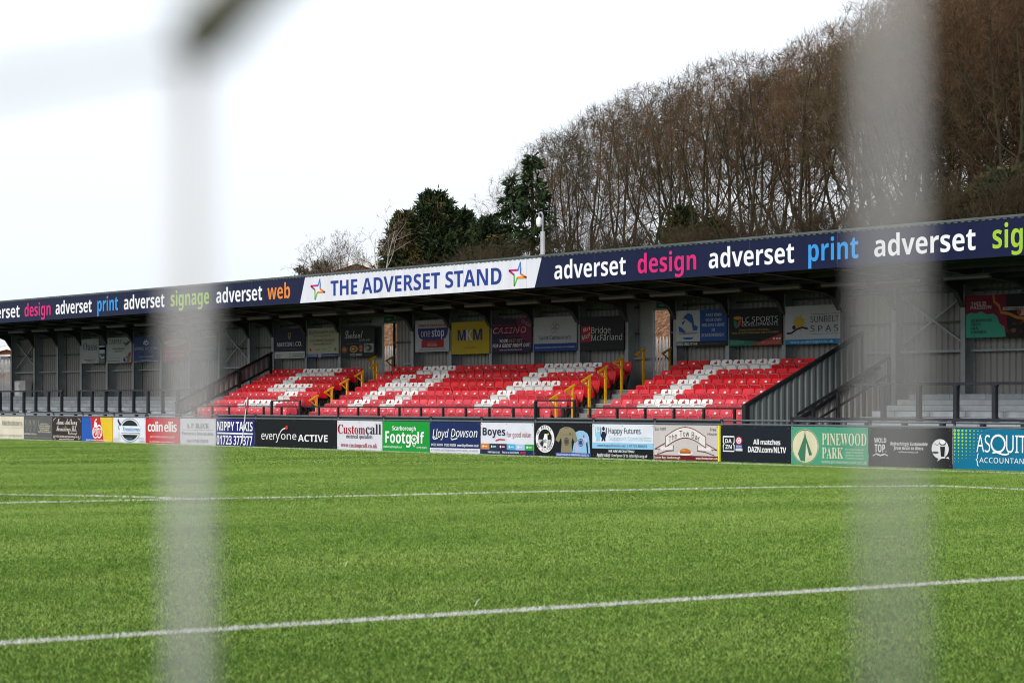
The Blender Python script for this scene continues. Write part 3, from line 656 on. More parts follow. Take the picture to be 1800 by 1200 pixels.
# back wall with its two doorways
D1 = (S(674, W_WALL), S(697, W_WALL)); D2 = (S(1150, W_WALL), S(1185, W_WALL))
segs = [(WALL_L, S(655, W_WALL)), (D1[1], S(1127, W_WALL)), (D2[1], WALL_R)]
b = MB()
for a, c in segs: b.corr('x', a, c, W_WALL, 0.3, 4.34, M_WALL, 0.20, 0.04)
b.build('back_wall', stand)
for a, c, d in ((S(655, W_WALL), D1[0], D1[1]), (S(1127, W_WALL), D2[0], D2[1])):
    b = MB(); b.box(a, c, W_WALL - 0.03, W_WALL + 0.04, 0.3, 4.34, M_WALL2); b.box(c, d, W_WALL - 0.028, W_WALL + 0.038, 3.98, 4.34, M_WALL2)
    b.box(c - 0.05, c + 0.02, W_WALL - 0.06, W_WALL - 0.03, 1.6, 3.98, M_STEEL); b.box(d - 0.06, d - 0.005, W_WALL - 0.10, W_WALL - 0.029, 1.6, 4.0, M_RAIL)
    b.build('doorway', stand)
# green emergency signs above the two doorways
for d, l in ((D1, 'left'), (D2, 'right')):
    c = (d[0] + d[1]) / 2; z = 4.12
    r = thing('exit_sign', 'small dim green exit sign over the %s doorway of the stand' % l, 'exit sign', (c, W_WALL - 0.03, z))
    b = MB(); b.box(c - 0.28, c + 0.28, W_WALL - 0.055, W_WALL - 0.024, z - 0.09, z + 0.09, ink('#1c6a3c')); b.build('panel', r)
    A = Art(c - 0.28, c + 0.28, z - 0.09, z + 0.09, W_WALL - 0.055, r); A.poly([(.5, .2), (.8, .5), (.5, .8), (.5, .6), (.2, .6), (.2, .4), (.5, .4)], '#8fae95', 'arrow'); A.done()
# sheeting rails, cross braces
b = MB()
for a, c in segs:
    for z in (3.30, 4.05): b.box(a + 0.02, c - 0.02, W_WALL - 0.14, W_WALL - 0.045, z, z + 0.06, M_RAFTER)
b.build('sheeting_rail', stand)
for p0, p1 in ((20, 60), (384.5, 437.5), (1571, 1693)):
    b = MB(); s0, s1 = S(p0, W_COL) + 0.1, S(p1, W_COL) - 0.1; w = W_COL + 0.16
    b.bar((s0, w, 4.0), (s1, w, 2.8), 0.05, 0.05, M_STEEL); b.bar((s0, w + 0.06, 2.8), (s1, w + 0.06, 4.0), 0.05, 0.05, M_STEEL); b.bar((s0, w, 2.62), (s1, w, 2.62), 0.06, 0.06, M_STEEL)
    b.build('brace', stand)
for p0, p1 in ((60, 101), (101, 142.5), (142.5, 188), (188, 234), (234, 283), (437.5, 479.5), (697.5, 725), (1102, 1127), (1478, 1571), (1693, 1815)):
    b = MB(); b.bar((S(p0, W_COL) + 0.08, W_COL + 0.2, 2.62), (S(p1, W_COL) - 0.08, W_COL + 0.2, 2.62), 0.05, 0.05, M_STEEL); b.build('tie_rail', stand)
# right hand end wall beyond the frame
b = MB(); b.corr('y', W_FRONT + 0.5, W_WALL, S_R - 0.1, 0, 4.3, M_WALL, 0.2, 0.04); b.build('end_wall', stand)

# seating deck -------------------------------------------------------
ROWD, RISE, Z0, R0 = 0.567, 0.262, 0.40, 38.1
SCR_L, SCR_R = -71.9, -42.5
b = MB()
for r in range(6):
    wf = R0 - 0.46 + ROWD * r
    b.box(SCR_L, SCR_R, wf, wf + ROWD - 0.001 if r < 5 else W_WALL - 0.05, 0, Z0 + RISE * r - 0.02, M_DECK)
    b.box(SCR_L, SCR_R, wf - 0.012, wf + ROWD - 0.014 if r < 5 else W_WALL - 0.06, Z0 + RISE * r - 0.019, Z0 + RISE * r, M_DECKTOP if r % 2 else M_DECK)
b.build('seating_deck', stand)
AIS = [(-65.75, -64.0), (-51.45, -49.55)]
for a, c in AIS:
    b = MB()
    for r in range(6):
        wf = R0 - 0.46 + ROWD * r; zt = Z0 + RISE * r
        b.box(a + 0.05, c - 0.1, wf - 0.27, wf - 0.016, zt - RISE - 0.01, zt - RISE / 2 - 0.012, M_DECK); b.box(a + 0.05, c - 0.1, wf - 0.28, wf - 0.017, zt - RISE / 2 - 0.011, zt - RISE / 2 + 0.008, M_DECKTOP)
    b.build('aisle_step', stand)
# standing terraces ----------------------------------------------------
def m_blocks():
    m = bpy.data.materials.new('terrace_blocks'); m.use_nodes = True; n, l = m.node_tree.nodes, m.node_tree.links; p = n['Principled BSDF']; p.inputs['Roughness'].default_value = 0.9
    geo = n.new('ShaderNodeNewGeometry'); sx = n.new('ShaderNodeSeparateXYZ'); l.new(geo.outputs['Position'], sx.inputs[0])
    cb = n.new('ShaderNodeCombineXYZ'); l.new(sx.outputs['X'], cb.inputs['X'])
    zz = n.new('ShaderNodeMath'); zz.operation = 'SUBTRACT'; zz.inputs[1].default_value = 0.615; l.new(sx.outputs['Z'], zz.inputs[0]); l.new(zz.outputs[0], cb.inputs['Y'])
    br = n.new('ShaderNodeTexBrick'); br.inputs['Scale'].default_value = 1.0; br.inputs['Brick Width'].default_value = 1.15; br.inputs['Row Height'].default_value = 0.137; br.inputs['Mortar Size'].default_value = 0.006
    br.inputs['Color1'].default_value = (0.30, 0.325, 0.345, 1); br.inputs['Color2'].default_value = (0.25, 0.275, 0.295, 1); br.inputs['Mortar'].default_value = (0.08, 0.085, 0.09, 1)
    l.new(cb.outputs[0], br.inputs['Vector'])
    t = n.new('ShaderNodeTexNoise'); t.inputs['Scale'].default_value = 3; t.inputs['Detail'].default_value = 6; l.new(geo.outputs['Position'], t.inputs['Vector'])
    mr = n.new('ShaderNodeMapRange'); mr.inputs['To Min'].default_value = 0.65; mr.inputs['To Max'].default_value = 1.35; l.new(t.outputs['Fac'], mr.inputs['Value'])
    sc = n.new('ShaderNodeVectorMath'); sc.operation = 'SCALE'; l.new(br.outputs['Color'], sc.inputs[0]); l.new(mr.outputs[0], sc.inputs['Scale']); l.new(sc.outputs[0], p.inputs['Base Color'])
    return m
M_BLOCK = m_blocks()
for a, c in ((S_L, SCR_L - 0.12), (SCR_R + 1.5, S_R)):
    b = MB()
    for r in range(8):
        wf = 38.35 + 0.42 * r; b.box(a, c, wf, wf + 0.419 if r < 7 else W_WALL - 0.05, 0, 0.615 + 0.137 * r, M_BLOCK)
    b.build('standing_terrace', stand)

# sloping screens at the ends of the seating --------------------------
SL = 0.466
ztop = lambda w: 1.30 + SL * (w - 37.25)
b = MB(); b.corr('y', 37.28, 41.05, SCR_R + 0.08, lambda w: ztop(w) - 1.06, lambda w: ztop(w) - 0.03, M_SCREEN, 0.2, 0.035, 1); b.build('screen_sheet', stand)
b = MB(); b.corr('y', 37.9, 41.6, SCR_R + 0.12, 0.3, lambda w: ztop(w) - 1.08, M_WALL, 0.2, 0.03, 1); b.build('screen_lower_sheet', stand)
b = MB()
b.bar((SCR_R + 0.08, 37.2, ztop(37.2)), (SCR_R + 0.08, 41.1, ztop(41.1)), 0.09, 0.09, M_BLACK, up=(1, 0, 0)); b.bar((SCR_R + 0.14, 37.25, ztop(37.2) - 1.08), (SCR_R + 0.14, 41.6, ztop(41.6) - 1.08), 0.08, 0.12, M_BLACK, up=(1, 0, 0))
b.box(SCR_R + 0.02, SCR_R + 0.15, 37.17, 37.29, 0, 1.31, M_BLACK); b.box(SCR_R + 0.05, SCR_R + 0.12, 41.0, 41.08, 1.6, 3.05, M_BLACK); b.build('screen_frame', stand)
b = MB(); b.corr('y', 37.4, 41.0, SCR_L, lambda w: ztop(w) - 0.50, lambda w: ztop(w) - 0.03, mat('profiled_screen_brown_grey', (0.17, 0.145, 0.145), 0.6, 0.15, 1.5), 0.2, 0.035, 1); b.build('screen_sheet', stand)
b = MB()
for dz in (0, -0.50): b.bar((SCR_L + 0.06, 37.3, ztop(37.3) + dz), (SCR_L + 0.06, 41.1, ztop(41.1) + dz), 0.07, 0.07, M_BLACK, up=(1, 0, 0))
for w in (37.35, 38.55, 39.75, 41.0): b.box(SCR_L + 0.07, SCR_L + 0.16, w - 0.05, w + 0.05, 0, ztop(w) + 0.02, M_BLACK)
b.build('screen_frame', stand)
# stair rail on the far side of the right screen
sr = thing('stair_rail', 'black sloping stair rail of two bars beside the right standing terrace', 'railing', (-41.2, 38.2, 0))
b = MB(); ps = -41.2
pa, pc = (ps, W_AT(1402, ps), Z(1402, 728, W_AT(1402, ps))), (ps, W_AT(1563, ps), Z(1563, 628, W_AT(1563, ps)))
b.bar(pa, pc, 0.06, 0.06, M_BLACK, up=(1, 0, 0)); b.bar((ps, pa[1], pa[2] - 0.42), (ps, pc[1], pc[2] - 0.42), 0.05, 0.05, M_BLACK, up=(1, 0, 0)); b.build('rail', sr)
for px in (1430, 1473, 1519, 1563):
    w = W_AT(px, ps); z = pa[2] + (pc[2] - pa[2]) * (w - pa[1]) / (pc[1] - pa[1]); b = MB(); b.box(ps - 0.035, ps + 0.035, w - 0.035, w + 0.035, 0.3, z, M_BLACK); b.build('post', sr)

# fascia signs -------------------------------------------------------
WF = W_FRONT + 0.005
FZ0, FZ1 = 4.425, 5.215
NAVY = '#141b3e'
def fascia(label, pa, pc, slant_l, slant_r, base, words, star=()):
    sa, sc_ = S(pa, WF), S(pc, WF)
    root = thing('fascia_sign', label, 'fascia sign', ((sa + sc_) / 2, WF, FZ0), 'signs along the roof front')
    b = MB(); b.prism_y([(sa - slant_l, FZ0), (sc_ - slant_r, FZ0), (sc_ + slant_r, FZ1), (sa + slant_l, FZ1)], WF - 0.012, WF + 0.012, mat('fascia_' + base[1:], tuple(.82 * c for c in lin(base)), .5, .10, 1.3, spec=.14, stretch=(2.2, 1, .22))); b.build('panel', root)
    A = Art(sa, sc_, FZ0, FZ1, WF - 0.012, root); U = lambda p: (S(p, WF) - sa) / (sc_ - sa)
    for k, (t, x0, x1, vb, vt, col, fat) in enumerate(words): A.text(t, U(x0), U(x1), vb, vt, col, 'bold', 'lettering' if col in ('#f1f1f6', '#27408f') else 'coloured_word_' + t, 2, fat)
    for c, (x0, x1) in enumerate(star):
        q = lambda u, v: (U(x0) + u * (U(x1) - U(x0)), v)
        T, R, B, L = q(.66, .10), q(1.0, .64), q(.30, .90), q(.0, .36)
        i1, i2, i3, i4 = q(.66, .50), q(.48, .62), q(.30, .52), q(.52, .36)
        for pts, col in (((i4, T, q(.67, .30)), '#3f8fd8'), ((q(.67, .30), i1), '#5560b8'), ((L, i4), '#c22c86'), ((i3, L), '#a82a5c'), ((i1, R), '#e07a2c'), ((R, i2), '#e8943a'), ((i2, B), '#7fc04a'), ((B, i3), '#58b85c')): A.stroke(pts, .055, col, 'star_emblem.%d' % c, 2)
    n = MB()                                              # panel joints and fixings
    s = math.ceil(sa / 3.0) * 3.0
    while s < sc_ - 0.3: n.box(s - 0.004, s + 0.004, WF - 0.0145, WF - 0.0115, FZ0 + 0.01, FZ1 - 0.01, ink('#4a4c60' if base == NAVY else '#b9bac6')); s += 3.0
    n.build('panel_joint', root)
    for p, mb in list(A.parts.items()):
        if p.startswith('coloured_word_'): mb.build('coloured_word', root); A.parts.pop(p)
    A.done()
PK, BL, GR, OR, WH = '#d62a76', '#3c97e0', '#a4c93c', '#e88a3c', '#f1f1f6'
ad = lambda a, c: ('adverset', a, c, .77, .135, WH, -.006)
fascia('navy roof sign left of the white sign, with white, pink, blue, green and orange words', -160, 532.5, 0, .16, NAVY,
       [ad(-34, 35.3), ('design', 44, 90, .77, .135, PK, .004), ad(98.7, 162), ('print', 172, 208.5, .77, .10, BL, .004), ad(218.7, 290), ('signage', 301, 368.5, .77, .10, GR, .004), ad(381, 461.8), ('web', 471, 511, .77, .135, OR, .004)])
fascia('white slanted roof sign with navy capitals between two coloured stars', 532.5, 946.6, .16, .16, '#e2e3ec',
       [('THE ADVERSET STAND', 582, 882.5, .80, .22, '#27408f', -.004)], ((547, 572), (895.5, 926.5)))
fascia('navy roof sign right of the white sign, ending in a yellow green word', 946.6, 1960, .16, 0, NAVY,
       [ad(975.5, 1101), ('design', 1122, 1225, .77, .135, PK, .004), ad(1247, 1397), ('print', 1422, 1510, .77, .10, BL, .004), ad(1538, 1716), ('signage', 1746, 1905, .77, .10, GR, .004)])

# strip lights under the roof -------------------------------------------
LP = [(-30, -7), (16, 43), (57, 85), (97, 128), (145, 176), (189, 222), (237, 272), (288, 322), (337, 373), (387, 424), (436, 476), (492, 533), (551, 594), (613, 660), (677, 724), (745, 795), (818, 868), (892, 947), (971, 1027), (1055, 1116), (1144, 1207), (1238, 1303), (1337, 1408), (1445, 1520), (1538, 1615), (1660, 1742), (1790, 1870)]
names = ['first', 'second', 'third', 'fourth', 'fifth', 'sixth', 'seventh', 'eighth', 'ninth', 'tenth', 'eleventh', 'twelfth', 'thirteenth', 'fourteenth', 'fifteenth', 'sixteenth', 'seventeenth', 'eighteenth', 'nineteenth', 'twentieth', 'twenty-first', 'twenty-second', 'twenty-third', 'twenty-fourth', 'twenty-fifth', 'twenty-sixth', 'twenty-seventh', 'twenty-eighth', 'twenty-ninth', 'thirtieth']
LW = 39.6
for i, (a, c) in enumerate(LP[1:-1]):
    s0, s1 = S(a, LW), S(c, LW); z = ZU(LW) - 0.28
    r = thing('strip_light', 'unlit strip light under the stand roof, %s of the row from the left' % names[i], 'strip light', ((s0 + s1) / 2, LW, z), 'strip lights under the roof')
    b = MB(); b.box(s0, s1, LW - 0.05, LW + 0.05, z + 0.05, z + 0.10, M_RAFTER); b.box(s0 + .2, s0 + .23, LW - .01, LW + .01, z + .1, ZU(LW) - .005, M_RAFTER); b.box(s1 - .23, s1 - .2, LW - .01, LW + .01, z + .1, ZU(LW) - .005, M_RAFTER); b.build('housing', r)
    b = MB(); b.prism_x([(LW - 0.06, z + 0.05), (LW - 0.035, z), (LW + 0.035, z), (LW + 0.06, z + 0.05)], s0 + 0.01, s1 - 0.01, M_LIGHT); b.build('diffuser', r)

# ------------------------------------------------------------------ seats
M_SEAT = {('red', 0): mat('seat_red_faded_front', (0.58, 0.055, 0.075), 0.4, 0.12, 3, spec=.25, rnd=0.12), ('red', 1): mat('seat_red_faded', (0.56, 0.028, 0.042), 0.4, 0.10, 3, spec=.2, rnd=0.10),
          ('red', 2): mat('seat_red', (0.56, 0.012, 0.018), 0.4, 0.10, 3, spec=.2, rnd=0.10), ('white', 2): mat('seat_white', (0.72, 0.72, 0.70), 0.45, 0.06, 3, rnd=0.05)}
M_SEAT[('white', 0)] = M_SEAT[('white', 1)] = M_SEAT[('white', 2)]
M_RIM = mat('seat_rim_worn', (0.40, 0.19, 0.19), 0.4, 0.2, 6); M_RIMW = mat('seat_rim_grey', (0.36, 0.36, 0.36), 0.4, 0.2, 6)  # edge line of the pan: paler on red seats, grey on white ones
M_LABEL = mat('seat_label_white', (0.60, 0.52, 0.50), 0.5, 0.1, 5); M_LABELR = mat('seat_label_red', (0.36, 0.02, 0.03), 0.5, 0.1, 5)
SW = 0.445
def rounded(w, h, r, n=4):
    pts = []
    for cx, cz, a0 in ((w/2 - r, h - r, 0), (-w/2 + r, h - r, 90), (-w/2 + r, r, 180), (w/2 - r, r, 270)):
        for k in range(n + 1): a = math.radians(a0 + 90 * k / n); pts.append((cx + r * math.cos(a), cz + r * math.sin(a)))
    return pts
def slab(mb, outline, org, ux, uz, un, th, m):            # rounded plate with thickness
    k = len(mb.v); n = len(outline); i = mb.mi(m)
    for t, sh in ((0, .96), (th * .35, 1), (th, .97)):
        for a, c in outline: mb.v.append(tuple(org + ux * a * sh + uz * c + un * t))
    mb.f.append(tuple(k + a for a in range(n))); mb.f.append(tuple(k + 2*n + a for a in reversed(range(n)))); mb.m += [i, i]
    for j in range(2):
        for a in range(n):
            c = (a + 1) % n; mb.f.append((k + j*n + c, k + j*n + a, k + (j+1)*n + a, k + (j+1)*n + c)); mb.m.append(i)
def seat_meshes(colour, fade):
    m = M_SEAT[(colour, fade)]; out = {}
    root = bpy.data.objects.new('stadium_seat', None)
    b = MB(); a = math.radians(16); ux, uz, un = Vector((1, 0, 0)), Vector((0, math.sin(a), math.cos(a))), Vector((0, math.cos(a), -math.sin(a)))
    # backrest: upper shell, a little dished, leaning back
    o = Vector((0, -0.05, 0.43))
    prof = rounded(SW - 0.015, 0.37, 0.06); k = len(b.v); i = b.mi(m)
    slab(b, prof, o, ux, uz, un, 0.03, m)
    slab(b, rounded(SW - 0.09, 0.10, 0.03), o + uz * 0.245 - un * 0.012, ux, uz, un, 0.014, m)     # raised head band
    slab(b, rounded(0.05, 0.45, 0.02), o + ux * 0.14 - uz * 0.40 + un * 0.03, ux, uz, un, 0.03, M_RAIL); slab(b, rounded(0.05, 0.45, 0.02), o - ux * 0.14 - uz * 0.40 + un * 0.03, ux, uz, un, 0.03, M_RAIL)
    out['backrest'] = b
    b = MB(); a = math.radians(12); uz2, un2 = Vector((0, -math.sin(a), math.cos(a))), Vector((0, -math.cos(a), -math.sin(a)))
    o2 = Vector((0, -0.115, 0.31))                          # tipped-up pan, its underside to the pitch
    slab(b, rounded(SW - 0.03, 0.36, 0.07), o2, ux, uz2, un2, 0.05, m)
    q = rounded(SW - 0.05, 0.345, 0.065, 5); rim = M_RIM if colour == 'red' else M_RIMW
    path = [o2 + un2 * 0.054 + ux * c[0] + uz2 * (c[1] + 0.006) for c in q[:12]]
    path = [path[0] - uz2 * 0.14] + path + [path[-1] - uz2 * 0.14]
    b.tube(path, 0.0060, rim, 5)
    slab(b, rounded(SW - 0.11, 0.20, 0.03), o2 + un2 * 0.045 + uz2 * 0.01, ux, uz2, un2, 0.014, m)
    out['seat_pan'] = b
    b = MB(); o3 = o - un * 0.018 + uz * 0.255
    lab = M_LABEL if colour == 'red' else M_LABELR
    if colour == 'red':
        slab(b, rounded(0.085, 0.05, 0.006, 1), o3 + ux * 0.06, ux, uz, un, 0.004, lab)
    else:
        slab(b, rounded(0.125, 0.05, 0.006, 1), o3 + ux * 0.04, ux, uz, un, 0.004, lab); slab(b, rounded(0.05, 0.075, 0.01, 1), o3 + ux * 0.05 + uz * 0.02 - un * .001, ux, uz, un, 0.004, lab)
    out['label_plate'] = b
    return out
PROTO = {}
for key in M_SEAT:
    PROTO[key] = {}
    for nm, mb in seat_meshes(*key).items():
        me = bpy.data.meshes.new(nm); me.from_pydata(mb.v, [], mb.f)
        for mm in mb.mats: me.materials.append(mm)
        me.polygons.foreach_set('material_index', mb.m); me.update(); PROTO[key][nm] = bpy.data.objects.new(nm, me)
WHITE = {'left': {5: range(5, 11), 4: (5, 6), 3: range(5, 11), 2: (9, 10), 1: range(5, 11)},
         'middle': {5: list(range(4, 8)) + list(range(18, 24)), 4: (3, 4, 7, 8, 18, 19), 3: list(range(3, 9)) + list(range(18, 23)), 2: (3, 4, 7, 8, 18, 19), 1: (3, 4, 7, 8, 18, 19)},
         'right': {5: range(3, 9), 4: (3, 4), 3: (3, 4), 2: (3, 4), 1: range(3, 9)}}
BLOCKS = {'left': (SCR_L + 0.28, -65.72, 14), 'middle': (-63.92, -51.45, 27), 'right': (-49.52, SCR_R - 0.05, 15)}
ROWN = ['front', 'second', 'third', 'fourth', 'fifth', 'back']
rnd = random.Random(3)
for blk, (sa, sb, n) in BLOCKS.items():
    for r in range(6):
        nn = n - int(round(0.45 * r)) if blk == 'right' else n
        fade = 0 if r < 2 else 1 if r < 3 else 2
        for i in range(nn):
            col = 'white' if i in WHITE[blk].get(r, ()) else 'red'
            x = sa + (i + 0.5) * (sb - sa) / n; y = R0 + ROWD * r; z = Z0 + RISE * r
            root = bpy.data.objects.new('stadium_seat', None); COL.objects.link(root); root.location = (x, y, z); root.empty_display_size = 0.1
            word = {'white': 'white', 'red': 'pinkish red' if fade == 0 else 'red'}[col]
            tag(root, '%s tip-up seat, %s from left in the %s row of the %s block' % (word, names[i], ROWN[r], blk), 'seat', '%s seats of the %s block' % (col, blk))
            for nm, src in PROTO[(col, fade)].items():
                if nm == 'label_plate' and col == 'red' and rnd.random() < 0.25: continue
                c = src.copy(); COL.objects.link(c); c.parent = root
                if nm == 'seat_pan' and rnd.random() < 0.5: c.rotation_euler.x = rnd.uniform(-0.05, 0.10)
                if nm == 'label_plate': c.location = (rnd.uniform(-.015, .015), 0, rnd.uniform(-.01, .01))
for d in PROTO.values():
    for o in d.values(): bpy.data.objects.remove(o)

# yellow handrails on the aisles ------------------------------------------
def handrail(s, w, zb, zt, label, m=M_YEL):
    r = thing('stair_handrail', label, 'handrail', (s, w, zb), 'handrails up the two aisles')
    b = MB(); b.box(s - 0.029, s + 0.029, w - 0.029, w + 0.029, zb, zt - 0.03, m); b.build('post', r)
    b = MB(); b.bar((s, w - 0.27, zt - 0.145), (s, w + 0.07, zt + 0.03), 0.05, 0.05, m, up=(1, 0, 0)); b.build('arm', r)
    b = MB(); b.bar((s, w - 0.22, zt - 0.15), (s, w - 0.02, zt - 0.30), 0.035, 0.035, m, up=(1, 0, 0)); b.build('strut', r)
nth = ['front', 'second', 'third', 'fourth', 'fifth']
for r in range(5):
    for l, s in (('left', -63.98), ('right', -51.30)): handrail(s, R0 + 0.1 + ROWD * r, Z0 + RISE * r, Z0 + RISE * r + 1.15, 'yellow post handrail, %s of the row up the %s aisle' % (nth[r] if r else 'lowest', l))
M_BROWNRAIL = mat('brown_yellow_rail', (0.33, 0.19, 0.04), 0.5, 0.2, 5)
handrail(S(658, 41.3), 41.3, 1.71, Z(658, 627, 41.3), 'tall yellow handrail on the landing left of the left doorway')
handrail(S(690, 41.5), 41.5, 1.71, Z(690, 627, 41.5), 'brownish handrail standing in front of the left doorway', M_BROWNRAIL)
handrail(S(1131, 41.3), 41.3, 1.71, Z(1131, 614, 41.3), 'tall yellow handrail on the landing left of the right doorway')
handrail(S(1177, 41.5), 41.5, 1.71, Z(1177, 613, 41.5), 'brownish yellow handrail standing in front of the right doorway', M_BROWNRAIL)

# black barriers ----------------------------------------------------------
fb = thing('seat_barrier', 'thin black rail on posts along the front row of red seats', 'barrier', (-57, 37.2, 0))
s0, s1 = S(330, 37.2), SCR_R + 0.1
b = MB(); b.box(s0, s1, 37.18, 37.215, 1.205, 1.245, M_BLACK); b.build('rail', fb)
k = s0 + 0.6
while k < s1 - 0.3:
    b = MB(); b.box(k - 0.03, k + 0.03, 37.17, 37.225, 0, 1.204, M_BLACK); b.build('post', fb); k += 1.14
for pa, pc, l in ((477.5, 529, 'left'), (941, 1012, 'right')):
    a, c = S(pa, 37.15), S(pc, 37.15); r = thing('aisle_guard', 'raised black rail hoop above the seat barrier at the foot of the %s aisle' % l, 'barrier', ((a + c) / 2, 37.15, 0))
    b = MB(); b.box(a, c, 37.12, 37.16, 1.39, 1.435, M_BLACK); b.build('rail', r)
    for q in (a + 0.03, c - 0.03): b = MB(); b.box(q - 0.035, q + 0.035, 37.10, 37.165, 0, 1.389, M_BLACK); b.build('post', r)
def barrier(label, sa, sb, w, zt, posts, th=0.075, zb=0.5):
    r = thing('crush_barrier', label, 'crush barrier', ((sa + sb) / 2, w, zb), 'crush barriers on the standing terraces')
    b = MB(); b.box(sa, sb, w - th / 2, w + th / 2, zt - 0.065, zt, M_RAIL); b.build('rail', r)
    for s in posts:
        b = MB(); b.box(s - 0.055, s + 0.055, w - 0.05, w + 0.05, zb, zt - 0.066, M_RAIL); b.box(s - 0.085, s + 0.085, w - 0.045, w + 0.045, zt - 0.095, zt - 0.066, M_RAIL); b.build('post', r)
Bp = lambda w, *p: [S(q, w) for q in p]
barrier('tall black barrier on the left terrace at the far left end', S(-60, 39.5), S(111.5, 39.5), 39.5, 1.83, Bp(39.5, -40, -20, 0.5, 20.5, 42, 63, 85.5, 108.5))
barrier('tall black barrier on the left terrace next to the left seats', S(135.5, 39.5), S(345, 39.5), 39.5, 1.83, Bp(39.5, 138.5, 162, 186, 210.5, 235, 260.5, 286, 313, 340))
barrier('low black barrier in front of the left terrace at the far left end', S(-60, 38.2), S(32, 38.2), 38.2, 1.0, Bp(38.2, -50, -22, 5, 25), zb=0.2)
barrier('low black barrier in front of the left terrace, facing the brown board', S(55, 38.2), S(263, 38.2), 38.2, 1.0, Bp(38.2, 62, 85, 108, 133, 158, 185, 212, 240, 258), zb=0.2)
barrier('tall black barrier on the right terrace, above the charcoal board', S(1500, 39.5), S(1850, 39.5), 39.5, 1.83, Bp(39.5, 1553, 1615.5, 1681, 1749, 1822))
barrier('low black barrier in front of the right terrace, above the green tepee board', S(1391, 38.2), S(1850, 38.2), 38.2, 1.02, Bp(38.2, 1399, 1463, 1525, 1590, 1657, 1728, 1800), zb=0.2)
# grey cabinet
sc0, sc1 = S(25.5, 41.6), S(44.5, 41.6); r = thing('utility_cabinet', 'pale grey metal cabinet against the back wall at the far left', 'cabinet', ((sc0 + sc1) / 2, 41.6, 1.57))
b = MB(); b.box(sc0, sc1, 41.6, 41.88, 1.574, Z(35, 669, 41.6), mat('cabinet_grey', (0.46, 0.45, 0.43), 0.5, 0.15, 2)); b.build('body', r)
b = MB(); zc = Z(35, 669, 41.6); b.box(sc0 + 0.05, (sc0 + sc1) / 2, 41.585, 41.598, 1.65, zc - 0.06, M_WHITE); b.box((sc0+sc1)/2 - .06, (sc0+sc1)/2 - .03, 41.57, 41.584, 1.95, 2.1, M_RAIL); b.build('door', r)
# ------------------------------------------------------------------ signs on the back wall
WS = 41.84
def sign(pa, pc, yt, yb, label, base, fn, edge=None):
    pm = (pa + pc) / 2; s0, s1 = S(pa, WS), S(pc, WS); z1, z0 = Z(pm, yt, WS), Z(pm, yb, WS)
    root = thing('wall_sign', label, 'sign', ((s0 + s1) / 2, WS, z0), 'signs along the back wall of the stand')
    b = MB(); b.box(s0, s1, WS, WS + 0.02, z0, z1, ink(base)); b.build('panel', root)
    b = MB()
    for u in (.25, .75): b.box(s0 + u * (s1 - s0) - .03, s0 + u * (s1 - s0) + .03, WS + 0.021, WS + 0.33, z1 - .16, z1 - .10, M_STEEL); b.box(s0 + u * (s1 - s0) - .03, s0 + u * (s1 - s0) + .03, WS + 0.021, WS + 0.33, z0 + .10, z0 + .16, M_STEEL)
    b.build('bracket', root)
    A = Art(s0, s1, z0, z1, WS, root); fn(A); A.done()
def s_oasis(A):
    A.rect(.03, .08, .97, .97, '#b4b6b4'); A.text('Oasis', .10, .93, .47, .14, '#5a5e86', 'serif', fat=-.012); A.ring(.5, .58, .4, .32, .02, '#9fa3a0'); A.text('01723 500 100', .28, .70, .78, .72, '#8a8c9a', res=1); A.text('www.oasis-spa.co.uk', .14, .86, .87, .81, '#7a7e96', 'bold', res=1); A.text('Scarborough YO11', .2, .8, .95, .90, '#8a8c9a', res=1)
def s_part(A):
    A.rect(0, .30, 1, .62, '#b9cbd8'); A.rect(0, .36, 1, .46, '#1d5a8c'); A.rect(0, .70, 1, 1, '#5f7868'); A.stroke([(.1, .66), (.5, .80), (.9, .76)], .05, '#d8e0e4', lay=1)
def s_castle(A):
    A.text('CASTLE', .07, .62, .25, .07, '#55565c', 'sans'); A.stroke([(.66, .20), (.76, .28), (.95, .16)], .05, '#33343a', 'emblem', 1); A.stroke([(.76, .34), (.92, .20)], .04, '#33343a', 'emblem', 1); A.stroke([(.74, .05), (.73, .18), (.82, .22), (.86, .12)], .02, '#44454c', 'emblem', 1)
    A.text('GROW YOUR CAREER', .22, .74, .47, .41, '#4a4b52', 'bold', res=1); A.text('WITH CASTLE', .31, .64, .57, .52, '#4a4b52', 'bold', res=1)
    A.text('01723 500 800', .05, .30, .72, .68, '#7a7a86', res=1); A.text('www.castleemployment.co.uk', .06, .58, .82, .77, '#6a6a7a', res=1); A.text('info@castleemployment.co.uk', .04, .54, .94, .88, '#5a5a70', 'bold', res=1)
    for pts, c in (([(.84, .70), (.92, .58), (.99, .62), (.95, .78)], '#b23a4c'), ([(.80, .82), (.86, .70), (.96, .78), (.92, .90)], '#3088ae'), ([(.90, .90), (.96, .80), (1, .82), (1, .99), (.92, .99)], '#d89a30'), ([(.78, .98), (.86, .84), (.92, .92), (.90, .99)], '#c23a38'), ([(.66, .90), (.70, .76), (.78, .90), (.74, .99)], '#2a3a7c'), ([(.72, .98), (.78, .84), (.84, .98)], '#d8d4e4'), ([(.76, .80), (.80, .72), (.84, .80)], '#4a4a5a')): A.poly(pts, c, 'emblem', 1)
